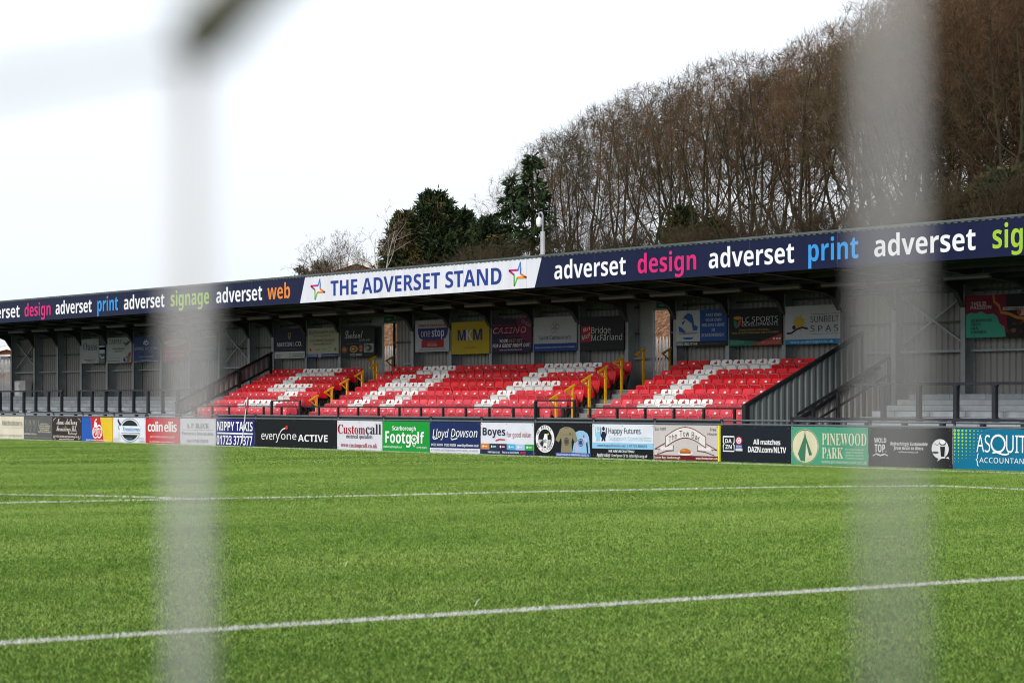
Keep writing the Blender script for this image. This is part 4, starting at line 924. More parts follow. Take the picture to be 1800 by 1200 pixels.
def s_willow(A):
    A.poly([(.38, .25), (.44, .12), (.50, .25)], '#c9d2dc', 'emblem'); A.poly([(.46, .22), (.52, .08), (.58, .24)], '#c9d2dc', 'emblem', 1); A.stroke([(.38, .27), (.52, .32), (.62, .24)], .05, '#c9d2dc', 'emblem', 1)
    A.text('SPRING WILLOWS', .03, .96, .53, .41, '#c4ccd6', 'sans', fat=.008); A.text('HOLIDAY PARK & LEISURE CLUB', .20, .80, .62, .575, '#8e9cb4', res=1); A.text('STAXTON', .42, .58, .70, .66, '#9aa6ba', res=1); A.text('HOLIDAY HOMES FOR SALE', .22, .78, .83, .77, '#b4bcc8', 'bold', res=1); A.text('www.springwillows.co.uk', .28, .72, .95, .89, '#b4bcc8', 'bold', res=1)
    A.rect(0, .97, 1, 1, '#9fb0c4'); A.rect(.97, .0, 1, .97, '#6f86a8')
def s_redeye(A):
    A.poly([(.05, .27), (.2, .17), (.5, .11), (.8, .15), (.97, .24), (.8, .36), (.5, .42), (.2, .38)], '#c6c4bc', 'emblem'); A.text('UNISON', .24, .76, .34, .18, '#b4aea6', 'bold', lay=4)
    A.text('MODERN METHODS', .12, .88, .67, .57, '#d8c4c0', 'bold', res=2); A.text('OF CONSTRUCTION', .12, .88, .84, .73, '#d8c4c0', 'bold', res=2)
def s_bank(A):
    A.text('We are', .05, .28, .42, .36, '#a9b0bc', res=1); A.text('relationship banking', .04, .96, .58, .44, '#b4bac4', 'bold', res=2); A.rect(.55, .02, .96, .09, '#a0a8b4'); A.text('Member of the banking group', .05, .9, .76, .70, '#8a929e', res=1)
def s_crest(A):
    A.rect(0, .775, 1, 1, '#c2c4c2'); A.ell(.5, .22, .055, .09, '#a89c4c', 'emblem'); A.ell(.5, .22, .03, .055, '#24305a', 'emblem', 1); A.poly([(.46, .26), (.54, .26), (.53, .36), (.47, .36)], '#8a8244', 'emblem', 1)
    A.text('MARSON', .09, .58, .60, .46, '#c8cacc', 'bold', fat=.006); A.text('&', .60, .69, .60, .46, '#8c90a0', 'sans'); A.text('CO.', .70, .92, .60, .45, '#c8cacc', 'bold', fat=.006)
    A.text('ACCOUNTANTS & BUSINESS ADVISERS', .24, .75, .705, .685, '#8c90a0', res=1)
    for u0, u1, v in ((.04, .26, .87), (.04, .18, .94), (.48, .98, .86), (.58, .98, .925), (.5, .56, .95)): A.rect(u0, v, u1, v + .018, '#6c6e6a')
def s_glaze(A):
    A.rect(0, .885, 1, 1, '#1c2c64'); A.rect(0, .885, .34, 1, '#28509c', lay=1); A.text('BG', .04, .19, .22, .09, '#6c747c', 'serif', fat=-.01); A.text('Bosomworth Glazing', .20, .97, .18, .07, '#5c6454', 'sans', res=2, fat=.004); A.text('Home Improvements', .20, .76, .29, .22, '#7c8474', 'sans', res=1)
    A.text('Conservatories • Orangeries', .08, .90, .46, .37, '#3c423c', 'sans', res=2, fat=.006); A.text('Equinox Warm Roofs', .20, .80, .58, .50, '#3c423c', 'sans', res=2, fat=.006)
    A.ell(.10, .735, .035, .05, '#a83a44', 'emblem'); A.text('FENSA', .25, .42, .755, .715, '#8c4a44', 'bold', res=1); A.text('TRUST MARK', .50, .60, .755, .70, '#5c625c', 'bold', res=1); A.ring(.715, .735, .05, .075, .012, '#5c625c', 'emblem'); A.rect(.86, .68, .94, .80, '#5c9c34', 'emblem')
    A.text('01723 515028', .02, .32, .965, .915, '#c8d0e4', 'bold', res=1); A.rect(.36, .87, .46, 1.0, '#a4acc0', lay=1.5); A.text('www.bosomworthglazing.co.uk', .49, .97, .965, .915, '#a8b4d4', 'bold', res=1)
def s_cafe(A):
    A.text('Lookout', .12, .66, .40, .14, '#c6c8c8', 'script', fat=-.006); A.text('on the pier', .55, .88, .50, .41, '#b4b6b6', 'italic', res=2); A.text('FRESH FOOD SERVED DAILY  BY THE SEA', .18, .82, .58, .555, '#7e8080', res=1)
    A.ell(.11, .76, .09, .11, '#8c4630', 'food_picture'); A.ell(.11, .75, .05, .06, '#b06c44', 'food_picture', 1); A.ell(.385, .745, .12, .115, '#b49a4c', 'food_picture'); A.ell(.385, .745, .09, .085, '#8c5a2c', 'food_picture', 1); A.ell(.37, .74, .04, .03, '#c4a05c', 'food_picture', 2); A.ell(.60, .72, .075, .13, '#8c3a30', 'food_picture'); A.ell(.60, .68, .04, .05, '#b46c50', 'food_picture', 1); A.ell(.60, .79, .04, .04, '#c08a50', 'food_picture', 1)
    A.rect(.69, .58, .97, .86, '#9ea4a4', 'food_picture'); A.rect(.70, .58, .77, .72, '#3c8ca0', 'food_picture', 1); A.ell(.83, .72, .10, .11, '#3a4244', 'food_picture', 1); A.ell(.79, .72, .05, .06, '#a89a40', 'food_picture', 2)
    A.text('01723 351005', .29, .64, .97, .89, '#c6c8c8', 'bold', res=1)
def s_shop(A):
    A.text('Have a seat on us', .10, .94, .21, .11, '#a8444c', 'bolditalic', res=2); A.poly([(.08, .25), (.97, .25), (.96, .42), (.90, .57), (.80, .63), (.25, .63), (.13, .55), (.09, .42)], '#2b3674', 'emblem')
    A.text('one', .18, .45, .52, .34, '#c4c8d4', 'sans', fat=-.006); A.text('stop', .50, .86, .525, .29, '#d4d6de', 'bold'); A.rect(.19, .63, .85, .87, '#a81e28', lay=1); A.text('SUPPORTED BY', .38, .63, .725, .685, '#c88a8c', res=1); A.text('WILSONS', .37, .66, .825, .745, '#d6c0c0', 'sans', fat=.008); A.text('The longest serving community shop in this part of the town', .12, .90, .935, .905, '#3c3e44', 'bold', res=1)
def s_yellow(A):
    A.text('M', .17, .385, .58, .245, '#232c64', 'bold', fat=.03); A.text('K', .40, .575, .575, .25, '#c9c4c4', 'bold', fat=.03); A.text('M', .585, .82, .575, .235, '#232c64', 'bold', fat=.03); A.text('mkm.com', .34, .64, .83, .76, '#7c6c24', 'sans', res=2, fat=.01)
def s_casino(A):
    A.poly([(.6, 0), (1, 0), (1, .75), (.75, .6)], '#6c1c40'); A.poly([(0, .6), (.5, .75), (1, .8), (1, 1), (0, 1)], '#301a44'); A.text('OPERA HOUSE', .03, .60, .22, .16, '#8c2448', 'bold', res=2)
    A.text('CASINO', .03, .87, .43, .26, '#c99aa4', 'bolditalic', fat=.02); A.text('CASINO', .05, .85, .41, .28, '#9c2c40', 'bolditalic', lay=4); A.text('SCARBOROUGH', .40, .86, .545, .49, '#8c1c3c', 'bold', res=1)
    A.text('YOUR', .20, .41, .70, .60, '#d4d0d4', 'bolditalic', fat=.006); A.text('BEST BET', .43, .78, .70, .605, '#a47c5c', 'bolditalic', fat=.006); A.text('FOR A GREAT NIGHT OUT!', .02, .97, .84, .735, '#d8d4d8', 'bolditalic', fat=.006); A.text('www.operahousecasino.co.uk', .20, .76, .94, .885, '#c4c0c8', 'bold', res=1)
    for u, v in ((.79, .10), (.88, .17), (.95, .20)): A.ring(u, v, .035, .055, .018, '#8c7c8c', 'emblem', 1); A.ell(u, v, .012, .02, '#a494a0', 'emblem', 1, 8)
def s_hosp(A):
    A.rect(0, .775, 1, 1, '#1c3c88'); cl = ('#9c8a50', '#7c9c74', '#8c5c74', '#b4946c', '#5c84a0')
    for k in range(5): a = math.radians(90 + 72 * k); A.ring(.50 + .055 * math.cos(a), .31 - .10 * math.sin(a), .042, .075, .018, cl[k], 'emblem', 1)
    A.ell(.5, .31, .02, .035, '#b8a464', 'emblem', 2); A.text("Saint Catherine's", .13, .87, .66, .54, '#2c4484', 'sans', fat=.006); A.text('Hospice and Community Care for North and East Yorkshire', .04, .96, .905, .86, '#b4c0dc', 'bold', res=1)
def s_motor(A):
    A.poly([(.03, .28), (.26, .28), (.26, .74), (.03, .74)], '#a8202c', 'emblem')
    A.text('Bri', .085, .235, .44, .33, '#c8c6c8', 'bold', lay=2, rise=.05, part='emblem'); A.text('McF', .05, .245, .69, .56, '#c8c6c8', 'bold', lay=2, rise=.09, part='emblem')
    A.text('Bridge', .27, .705, .50, .30, '#c8c8ca', 'sans', fat=.006); A.text('McFarland', .27, .965, .715, .525, '#c8c8ca', 'sans', fat=.006)
def s_lodge(A):
    A.rect(0, 0, .475, .86, '#b9bbbd'); A.rect(.475, 0, 1, .86, '#1d4f96'); A.poly([(.04, .42), (.12, .48), (.18, .58), (.18, .62), (.06, .58)], '#26579c', 'emblem', 1); A.poly([(.11, .30), (.16, .16), (.24, .07), (.32, .12), (.35, .28), (.36, .40), (.44, .46), (.42, .56), (.34, .56), (.31, .36), (.26, .30), (.20, .24), (.16, .34), (.12, .40)], '#26579c', 'emblem', 1)
    A.stroke([(.10, .32), (.17, .24), (.22, .30)], .06, '#b9bbbd', 'emblem', 2); A.ell(.24, .745, .11, .06, '#26579c', 'emblem', 1, 18, 180, 360); A.text('SCARBOROUGH', .06, .42, .655, .60, '#3c4048', 'sans', res=2, fat=.006)
    for k, (t, a, b) in enumerate((('PART OWN', .60, .90), ('YOUR OWN', .59, .90), ('HOLIDAY LODGE', .52, .96), ('IN', .71, .77), ('SCARBOROUGH!', .51, .955))): A.text(t, a, b, .19 + k * .137, .105 + k * .137, '#b4bcd0', 'bold', res=2)
    A.text('0800 862 0144', .01, .43, .965, .885, '#d2d4d6', 'bold', res=2); A.text('www.scarboroughlodges.co.uk', .47, .97, .95, .905, '#74767a', res=1)
def s_sport(A):
    A.poly([(0, .82), (.6, .90), (.40, 1), (0, 1)], '#25745e'); A.poly([(.40, 1), (1, .70), (1, 1)], '#a43c2c', lay=1)
    A.ell(.17, .25, .08, .05, '#b48c34', 'emblem', 1); A.poly([(.09, .30), (.15, .34), (.17, .50), (.14, .54), (.10, .44)], '#2c7c60', 'emblem', 1); A.poly([(.17, .36), (.245, .26), (.22, .44), (.17, .52)], '#b04c34', 'emblem', 1)
    A.text('LC SPORTS', .255, .935, .375, .235, '#c2c4c6', 'sans', fat=.014); A.text('DEVELOPMENTS', .255, .935, .475, .39, '#c2c4c6', 'sans', fat=.014); A.text('PROFESSIONAL FOOTBALL', .20, .78, .60, .56, '#a88c3c', 'bold', res=1); A.text('AND SPORTS COACHING FOR CHILDREN', .06, .94, .68, .63, '#a88c3c', 'bold', res=1)
    for k, t in enumerate(('WEEKLY SESSIONS IN', 'AND AROUND TOWN')): A.text(t, .03, .29, .895 + k * .05, .87 + k * .05, '#a8c8bc', res=1)
    for k, t in enumerate(('VISIT US ON GOOGLE OR', 'LC SPORTS DEVELOPMENTS')): A.text(t, .56 + .06 * (k == 0), .98, .92 + k * .045, .89 + k * .045, '#d8b4a8', res=1)
    for u in (.855, .91, .96): A.ell(u, .83, .02, .028, '#d8d0cc', 'emblem', 2, 12)
def s_sun(A):
    A.rect(0, .87, 1, 1, '#2c80b4'); A.ell(.26, .44, .085, .13, '#c2a62c', 'emblem', 1)
    for k in range(14):
        a = math.radians(k * 360 / 14); rr = 1.0 if k % 2 else .8
        A.poly([(.26 + .09 * math.cos(a - .12), .44 - .14 * math.sin(a - .12)), (.26 + .165 * rr * math.cos(a), .44 - .27 * rr * math.sin(a)), (.26 + .09 * math.cos(a + .12), .44 - .14 * math.sin(a + .12))], '#c2a62c', 'emblem', 1)
    A.ell(.165, .555, .033, .055, '#232a4c', 'emblem', 2); A.stroke([(.03, .71), (.12, .70), (.22, .60), (.32, .56), (.42, .60)], .05, '#232a4c', 'emblem', 3); A.text('SUNBELT', .47, .98, .44, .28, '#3c4048', 'sans', fat=-.004); A.text('S P A S', .47, .97, .68, .52, '#3c4048', 'sans', fat=-.004)
    A.rect(.48, .225, .99, .235, '#6c7078'); A.rect(.48, .735, .99, .745, '#6c7078'); A.text('www.sunbeltspas.co.uk', .10, .88, .97, .90, '#b8cede', 'bold', res=2)
def s_passion(A):
    A.poly([(0, 0), (.52, 0), (.54, .9), (0, .9)], '#74142e'); A.poly([(0, .46), (.06, .40), (.14, .42), (.20, .38), (.28, .46), (.36, .44), (.41, .52), (.44, .68), (.50, .76), (.52, 1), (0, 1)], '#3f9a82', lay=1)
    A.stroke([(.36, 0), (.37, .16), (.43, .26), (.46, .42), (.56, .46), (.66, .55), (.82, .60), (1, .52)], .07, '#b4762c', 'artwork', 2)
    A.text('THIS IS', .07, .27, .235, .15, '#c4a8b0', 'bold', fat=.006); A.text('PASSION', .065, .335, .325, .24, '#c4a8b0', 'bold', fat=.006)
    for k, (t, b) in enumerate((('SEADOGS!', .345), ('100%', .20), ('FAN', .165), ('OWNED.', .28))): A.text(t, .07, b, .625 + k * .093, .555 + k * .093, '#1c3a34', 'bold', res=2)
    A.rect(.48, .30, .76, .375, '#a4a49c', 'crowd_picture', 2); A.text('GET STAND IN', .495, .74, .36, .315, '#3a3a3a', 'bold', lay=4, res=1)
    R = random.Random(5)
    for k in range(46):
        u, v = R.uniform(.56, .99), R.uniform(.5, .98); A.ell(u, v, R.uniform(.015, .04), R.uniform(.03, .07), R.choice(('#3c2620', '#5c3428', '#2a1a18', '#7a4a38', '#1a1618', '#4c2a30')), 'crowd_picture', 1 + R.random() * .4, 9)
    A.ell(.72, .44, .045, .08, '#a89c94', 'crowd_picture', 3, 12); A.ell(.69, .43, .03, .07, '#a03028', 'crowd_picture', 3.2, 12); A.ell(.95, .47, .04, .07, '#a49890', 'crowd_picture', 3, 12); A.rect(.85, .84, .99, .92, '#8c2428', 'crowd_picture', 3)

sign(143.5, 173.6, 595.5, 638.5, 'pale grey sign with faint violet lettering, leftmost on the stand back wall', '#a9acaa', s_oasis)
sign(174.4, 184.2, 594.5, 638, 'narrow green and blue sign squeezed beside the pale grey sign', '#2f4a52', s_part)
sign(189, 231, 593, 637.7, 'white sign with a cluster of coloured blocks in its lower corner', '#b9bab8', s_castle)
sign(235.5, 279, 591.5, 635.5, 'mid blue sign with a white bird emblem over spaced capitals', '#203c78', s_willow)
sign(286, 329.5, 590, 634.5, 'red sign with a pale eye shaped emblem, behind the blurred net cord', '#a8242e', s_redeye)
sign(336, 381, 589, 633, 'slate grey sign with white lower case lettering, behind the blurred net cord', '#4a5160', s_bank)
sign(482.8, 535.8, 577, 629.5, 'dark navy sign with a small gold crest and a white lower strip', '#161c36', s_crest)
sign(540.5, 595, 576.5, 627.5, 'pale yellowish sign with dark lettering and a blue bottom strip', '#b2b298', s_glaze)
sign(599.5, 658.5, 572.5, 627, 'black sign with white script and a row of food pictures', '#1d2022', s_cafe)
sign(730, 789.5, 562.5, 618, 'white sign with a blue shield over a red block', '#b4b6ba', s_shop)
sign(793.8, 860, 565, 622, 'bright yellow sign with navy and white capitals', '#b49c16', s_yellow)
sign(865, 934.7, 559.5, 619.5, 'dark purple and crimson sign with slanted lettering', '#261a30', s_casino)
sign(938.5, 1013.8, 556.5, 616.8, 'white sign with a flower emblem and a blue bottom strip', '#aeb2b4', s_hosp)
sign(1019.5, 1097, 556, 615, 'charcoal sign with large white words and a red square emblem', '#232324', s_motor)
sign(1189, 1277.6, 544.5, 608.5, 'half white, half blue sign with a wave emblem above a dark strip', '#232628', s_lodge)
sign(1281.5, 1374.5, 541, 607, 'black sign with green and orange corner wedges and white lettering', '#191a1c', s_sport)
sign(1380.5, 1477, 536.5, 604.5, 'white sign with a yellow sun and a blue bottom strip', '#b6babc', s_sun)
sign(1698, 1836, 517, 592, 'crimson, teal and black sign with a crowd picture, farthest right', '#1b181a', s_passion)
# ------------------------------------------------------------------ hillside behind the stand
def hill_z(s, w):
    t = min(1, max(0, (w - 44.6) / 6.5)); bank = 0.2 + 4.7 * (t * t * (3 - 2 * t))
    bank = 0.2 + (bank - 0.2) * min(1, max(0.08, (s + 108) / 7.0))
    up = max(0, w - 51) * 0.085
    rr = max(0, s + 66) / 30.0; up *= (1 + 1.1 * min(1.6, rr)) * min(1, max(0.25, (s + 150) / 50))
    return bank + min(up, 3.0 + 2.6 * min(1.6, rr)) + 0.25 * math.sin(s * 0.21) * min(1, max(0, (w - 50) / 10)) + 0.2 * math.sin(w * .37 + s * .11) * min(1, max(0, (w - 50) / 8))
def m_hill():
    m = bpy.data.materials.new('hill_bracken'); m.use_nodes = True; n, l = m.node_tree.nodes, m.node_tree.links; p = n['Principled BSDF']; p.inputs['Roughness'].default_value = 1
    p.inputs['Specular IOR Level'].default_value = .1
    geo = n.new('ShaderNodeNewGeometry'); t = n.new('ShaderNodeTexNoise'); t.inputs['Scale'].default_value = 6.5; t.inputs['Detail'].default_value = 8; t.inputs['Roughness'].default_value = .7; l.new(geo.outputs['Position'], t.inputs['Vector'])
    r = n.new('ShaderNodeValToRGB'); e = r.color_ramp.elements; e[0].position = .34; e[0].color = (.05, .03, .018, 1); e[1].position = .66; e[1].color = (.36, .20, .12, 1); x = e.new(.5); x.color = (.17, .085, .045, 1)
    l.new(t.outputs['Fac'], r.inputs[0]); l.new(r.outputs[0], p.inputs['Base Color'])
    bp = n.new('ShaderNodeBump'); bp.inputs['Strength'].default_value = .9; bp.inputs['Distance'].default_value = .2; l.new(t.outputs['Fac'], bp.inputs['Height']); l.new(bp.outputs[0], p.inputs['Normal'])
    return m
ss = np.arange(-230, 60, 2.0); ww = np.concatenate([np.arange(44.6, 56, 0.6), np.arange(56, 180, 4.0)])
b = MB(); M_H = m_hill(); b.mats = [M_H]
b.v = [(s, w, hill_z(s, w) + rng.normal(0, .05)) for s in ss for w in ww]; nw = len(ww)
b.f = [(i*nw + j, (i+1)*nw + j, (i+1)*nw + j + 1, i*nw + j + 1) for i in range(len(ss) - 1) for j in range(nw - 1)]; b.m = [0] * len(b.f)
structure(b, 'hillside')
# white palisade fence at the foot of the bank
WP = 44.3
def palisade(label, s0, s1):
    r = thing('palisade_fence', label, 'fence', ((s0 + s1) / 2, WP, 0)); b = MB(); k = s0
    while k < s1:
        b.prism_y([(k, 0.0), (k + 0.085, 0.0), (k + 0.085, 3.15), (k + 0.043, 3.32), (k, 3.15)], WP - 0.02, WP, M_CREAMFENCE); k += 0.155
    b.build('pale', r); b = MB(); b.box(s0, s1, WP + .13, WP + .15, 0, 2.30, M_CREAMFENCE); b.build('lower_sheet', r); b = MB()
    for z in (0.6, 1.6, 2.62): b.box(s0, s1, WP + 0.002, WP + 0.05, z, z + 0.07, M_RAIL)
    b.build('rail', r); b = MB(); k = s0
    while k < s1: b.box(k - .04, k + .04, WP + .051, WP + .12, 0, 3.0, M_RAIL); k += 2.75
    b.build('post', r)
palisade('white pointed palisade fence seen through the left doorway', S(640, WP), S(730, WP))
palisade('white pointed palisade fence seen through the right doorway', S(1125, WP), S(1215, WP))
palisade('white pointed palisade fence beyond the far left end of the stand', S(-40, WP), S(24, WP))

# houses ------------------------------------------------------------------
def m_brick():
    m = bpy.data.materials.new('orange_brick'); m.use_nodes = True; n, l = m.node_tree.nodes, m.node_tree.links; p = n['Principled BSDF']; p.inputs['Roughness'].default_value = .9
    geo = n.new('ShaderNodeNewGeometry'); sx = n.new('ShaderNodeSeparateXYZ'); l.new(geo.outputs['Position'], sx.inputs[0]); ad_ = n.new('ShaderNodeMath'); l.new(sx.outputs['X'], ad_.inputs[0]); l.new(sx.outputs['Y'], ad_.inputs[1]); cb = n.new('ShaderNodeCombineXYZ'); l.new(ad_.outputs[0], cb.inputs['X']); l.new(sx.outputs['Z'], cb.inputs['Y'])
    br = n.new('ShaderNodeTexBrick'); br.inputs['Scale'].default_value = 1; br.inputs['Brick Width'].default_value = .225; br.inputs['Row Height'].default_value = .075; br.inputs['Mortar Size'].default_value = .008
    br.inputs['Color1'].default_value = (.42, .115, .05, 1); br.inputs['Color2'].default_value = (.33, .09, .04, 1); br.inputs['Mortar'].default_value = (.32, .22, .16, 1); l.new(cb.outputs[0], br.inputs['Vector']); l.new(br.outputs['Color'], p.inputs['Base Color']); return m
M_BRICK = m_brick(); M_TILE = mat('brown_roof_tiles', (0.13, 0.055, 0.035), 0.85, 0.3, 4, stretch=(1, 1, 6)); M_PVC = mat('white_bargeboard', (0.8, 0.8, 0.8), 0.4, .05)
def house(label, s, w, L, D, zb, ze, zr, ang, chim=True):
    r = thing('house', label, 'house', (s, w, zb)); ca, sa = math.cos(ang), math.sin(ang)
    def T(b):
        b.v = [(s + x * ca - y * sa, w + x * sa + y * ca, z) for x, y, z in b.v]; return b
    b = MB(); b.prism_x([(-D/2, zb), (D/2, zb), (D/2, ze), (0, zr - .06), (-D/2, ze)], -L/2, L/2, M_BRICK); T(b).build('wall', r)
    b = MB(); sl = (zr - ze) / (D / 2)
    for sg in (-1, 1): b.prism_x([(0, zr), (sg * (D/2 + .4), ze - sl * .4), (sg * (D/2 + .4), ze - sl * .4 + .16), (0, zr + .16)], -L/2 - .3, L/2 + .3, M_TILE)
    ro = T(b).build('roof', r)
    for e in (-1, 1):
        b = MB()
        for sg in (-1, 1): b.prism_x([(0, zr - .12), (sg * (D/2 + .42), ze - sl * .42 - .12), (sg * (D/2 + .42), ze - sl * .42 + .14), (0, zr + .14)], e * (L/2 + .3) - (.04 if e < 0 else -.003), e * (L/2 + .3) + (.04 if e > 0 else -.003), M_PVC)
        T(b).build('bargeboard', r)
    if chim: b = MB(); b.box(-L/4 - .4, -L/4 + .4, -.3, .3, zr - .4, zr + 1.0, M_BRICK); b2 = T(b).build('chimney', r)
    if not chim: return r
    wi = MB(); wi.box(L/2 + .002, L/2 + .05, -.6, .6, zb + 3.6, zb + 4.7, M_PVC); wf = T(wi).build('window', r); p = MB(); p.box(L/2 + .052, L/2 + .06, -.5, .5, zb + 3.7, zb + 4.6, mat('window_glass', (.05, .06, .07), .1, .05, spec=.8)); T(p).build('pane', wf)
    return r
hs, hw = S(-2, 62), 62
hz = Z(6, 610, 62)
house('orange brick house with white bargeboards beyond the far left end of the stand', hs - 2.6, hw + 3, 9.0, 7.0, -0.3, Z(6, 634, 62) , Z(6, 611, 62), math.radians(-38))
hs, hw = S(640, 70), 70
house('brick house with a brown tiled roof showing just above the stand roof', hs - 0.4, hw, 3.6, 3.4, hill_z(hs, hw) - 1, Z(664, 478, 70), Z(648, 462, 70), math.radians(-38), False)

# camera mast behind the stand ------------------------------------------------
wm = 44.0; sm = S(954, wm); r = thing('camera_mast', 'grey camera pole with a white dome camera on a hooked arm above the roof', 'camera pole', (sm, wm, 0))
za, zb = Z(954, 407, wm), Z(954, 378, wm)
b = MB(); b.tube([(sm, wm, 0), (sm, wm, za)], 0.075, mat('mast_grey', (0.42, 0.43, 0.44), .5, .12), 10); b.build('pole', r)
b = MB(); pts = [(sm, wm, za), (sm, wm, zb - 0.0)] + [(sm - 0.085 + 0.085 * math.cos(math.radians(a)), wm - 0.02, zb + 0.085 * math.sin(math.radians(a))) for a in range(15, 181, 15)] + [(sm - 0.17, wm - 0.02, zb - 0.06)]
b.tube(pts, 0.03, M_STEEL, 8); b.build('arm', r)
b = MB(); rr = [.03, .06, .085, .09, .09, .085, .06, .02]; hh = [0, -.02, -.06, -.10, -.20, -.24, -.30, -.33]
b.tube([(sm - 0.17, wm - 0.02, zb - 0.05 + h) for h in hh], rr, M_WHITE, 12); b.build('dome_camera', r)

# ------------------------------------------------------------------ trees
M_BARK = mat('bark_mossy', (0.038, 0.033, 0.019), 0.95, 0.35, 2.5, spec=.1); M_TWIG = mat('twigs_red_brown', (0.104, 0.064, 0.036), 0.95, 0.3, 1.2, spec=.1, rnd=.38); M_TWIGP = mat('twigs_pale', (0.15, 0.115, 0.088), 0.95, 0.2, 2, spec=.1); M_BIRCH = mat('birch_bark', (0.42, 0.38, 0.34), 0.8, 0.3, 5)
M_CONF = mat('conifer_green', (0.026, 0.044, 0.017), 0.9, 0.55, 1.4, spec=.15); M_CONFB = mat('conifer_brown', (0.075, 0.062, 0.024), 0.9, 0.4, 1.4, spec=.1); M_SHRUB = mat('shrub_twigs_rust', (0.056, 0.043, 0.027), 0.95, 0.3, 1.2, spec=.1, rnd=.2); M_IVY = mat('ivy_green', (0.030, 0.042, 0.014), 0.7, 0.5, 2, spec=.3)
def ribbons(mb_v, mb_f, P0, P1, wd):                       # flat twig strips, numpy arrays
    d = P1 - P0; L = np.linalg.norm(d, axis=1, keepdims=True) + 1e-9; d = d / L
    rv = rng.normal(size=d.shape); x = np.cross(d, rv); x /= np.linalg.norm(x, axis=1, keepdims=True) + 1e-9; x *= wd[:, None] / 2
    k = len(mb_v); V = np.stack([P0 - x, P0 + x, P1 + x * .45, P1 - x * .45], 1).reshape(-1, 3)
    mb_v.extend(map(tuple, V)); mb_f.extend((k + 4*i, k + 4*i + 1, k + 4*i + 2, k + 4*i + 3) for i in range(len(P0)))
def bare_tree(seed, H, stems=5, spread=.5, twigs=1.0, low=.22, levels=5, tw=.0135, up=(.1, .07, .05, .05, .06, .06), bare=.30, counts=(0, 8, 8, 6, 5)):
    """leafless tree: forked trunk, ascending limbs, fine upswept twigs; returns (trunk MB, twig arrays)"""
    R = random.Random(seed); tr = MB(); segs = []
    def rvec(): 
        return Vector((R.gauss(0, 1), R.gauss(0, 1), R.gauss(0, 1))).normalized()
    def limb(p, d, L, r, lev):
        n = 5 if lev < 2 else 4 if lev < 3 else 3 if lev == 3 else 2; pts, rs = [p.copy()], [r]; q = p.copy(); dd = d.copy(); nodes = []
        for k in range(n):
            dd = (dd + rvec() * (.10 + .06 * lev) + Vector((0, 0, up[lev]))).normalized(); q = q + dd * (L / n); pts.append(q.copy()); rs.append(r * (1 - .72 * (k + 1) / n)); nodes.append((q.copy(), dd.copy(), rs[-1], (k + 1) / n))
        if lev <= 2: tr.tube(pts, rs, M_BARK, 6 if lev < 2 else 4, cap=False)
        else:
            for k in range(n): segs.append((pts[k], pts[k + 1], max(tw * .8, 2 * rs[k]) if lev == 3 else max(tw * .62, 2 * rs[k])))
        if lev >= levels: return
        cnt = counts[lev]
        if lev == 0: return pts[-1], dd
        for k in range(max(1, int(round(cnt * (twigs if lev > 1 else 1))))):
            f = R.uniform(bare if lev == 1 else .15, 1.0); i = min(n - 1, int(f * n)); base, bd, br, _ = nodes[i]
            t = R.random(); pp = pts[i].lerp(pts[i + 1], t)
            side = bd.cross(rvec()).normalized(); ang = R.uniform(.45, .95) if lev < 3 else R.uniform(.4, 1.1)
            nd = (bd * math.cos(ang) + side * math.sin(ang) + Vector((0, 0, .12))).normalized()
            limb(pp, nd, L * R.uniform(.42, .66) * (1.12 - .45 * f), max(.006, br * .62), lev + 1)
    r0 = H * .023; top, dd = limb(Vector((0, 0, -.6)), Vector((R.uniform(-.06, .06), R.uniform(-.06, .06), 1)).normalized(), H * low + .6, r0, 0)
    tr2 = MB()
    for k in range(stems):
        a = 2 * math.pi * (k + R.uniform(-.3, .3)) / stems; tl = R.uniform(.10, spread)
        nd = Vector((math.cos(a) * tl, math.sin(a) * tl, 1)).normalized(); limb(top - Vector((0, 0, R.uniform(0, H * low * .5))), nd, H * R.uniform(.62, .80), r0 * R.uniform(.45, .62), 1)
    return tr, segs
def mesh_from(name, v, f, m):
    me = bpy.data.meshes.new(name); me.from_pydata(v, [], f); me.materials.append(m); me.update(); return me
def tree_meshes(seed, H, bark=None, twig=None, **kw):
    tr, segs = bare_tree(seed, H, **kw)
    zmax = max(max(s[1].z for s in segs), .1); sc = H / zmax
    me = bpy.data.meshes.new('trunk'); me.from_pydata([(x * sc, y * sc, z * sc) for x, y, z in tr.v], [], tr.f); me.materials.append(bark or M_BARK); me.polygons.foreach_set('use_smooth', [True] * len(tr.f)); me.update()
    v, f = [], []; ribbons(v, f, np.array([s[0] for s in segs]) * sc, np.array([s[1] for s in segs]) * sc, np.array([s[2] for s in segs]))
    return me, mesh_from('crown', v, f, twig or M_TWIG)
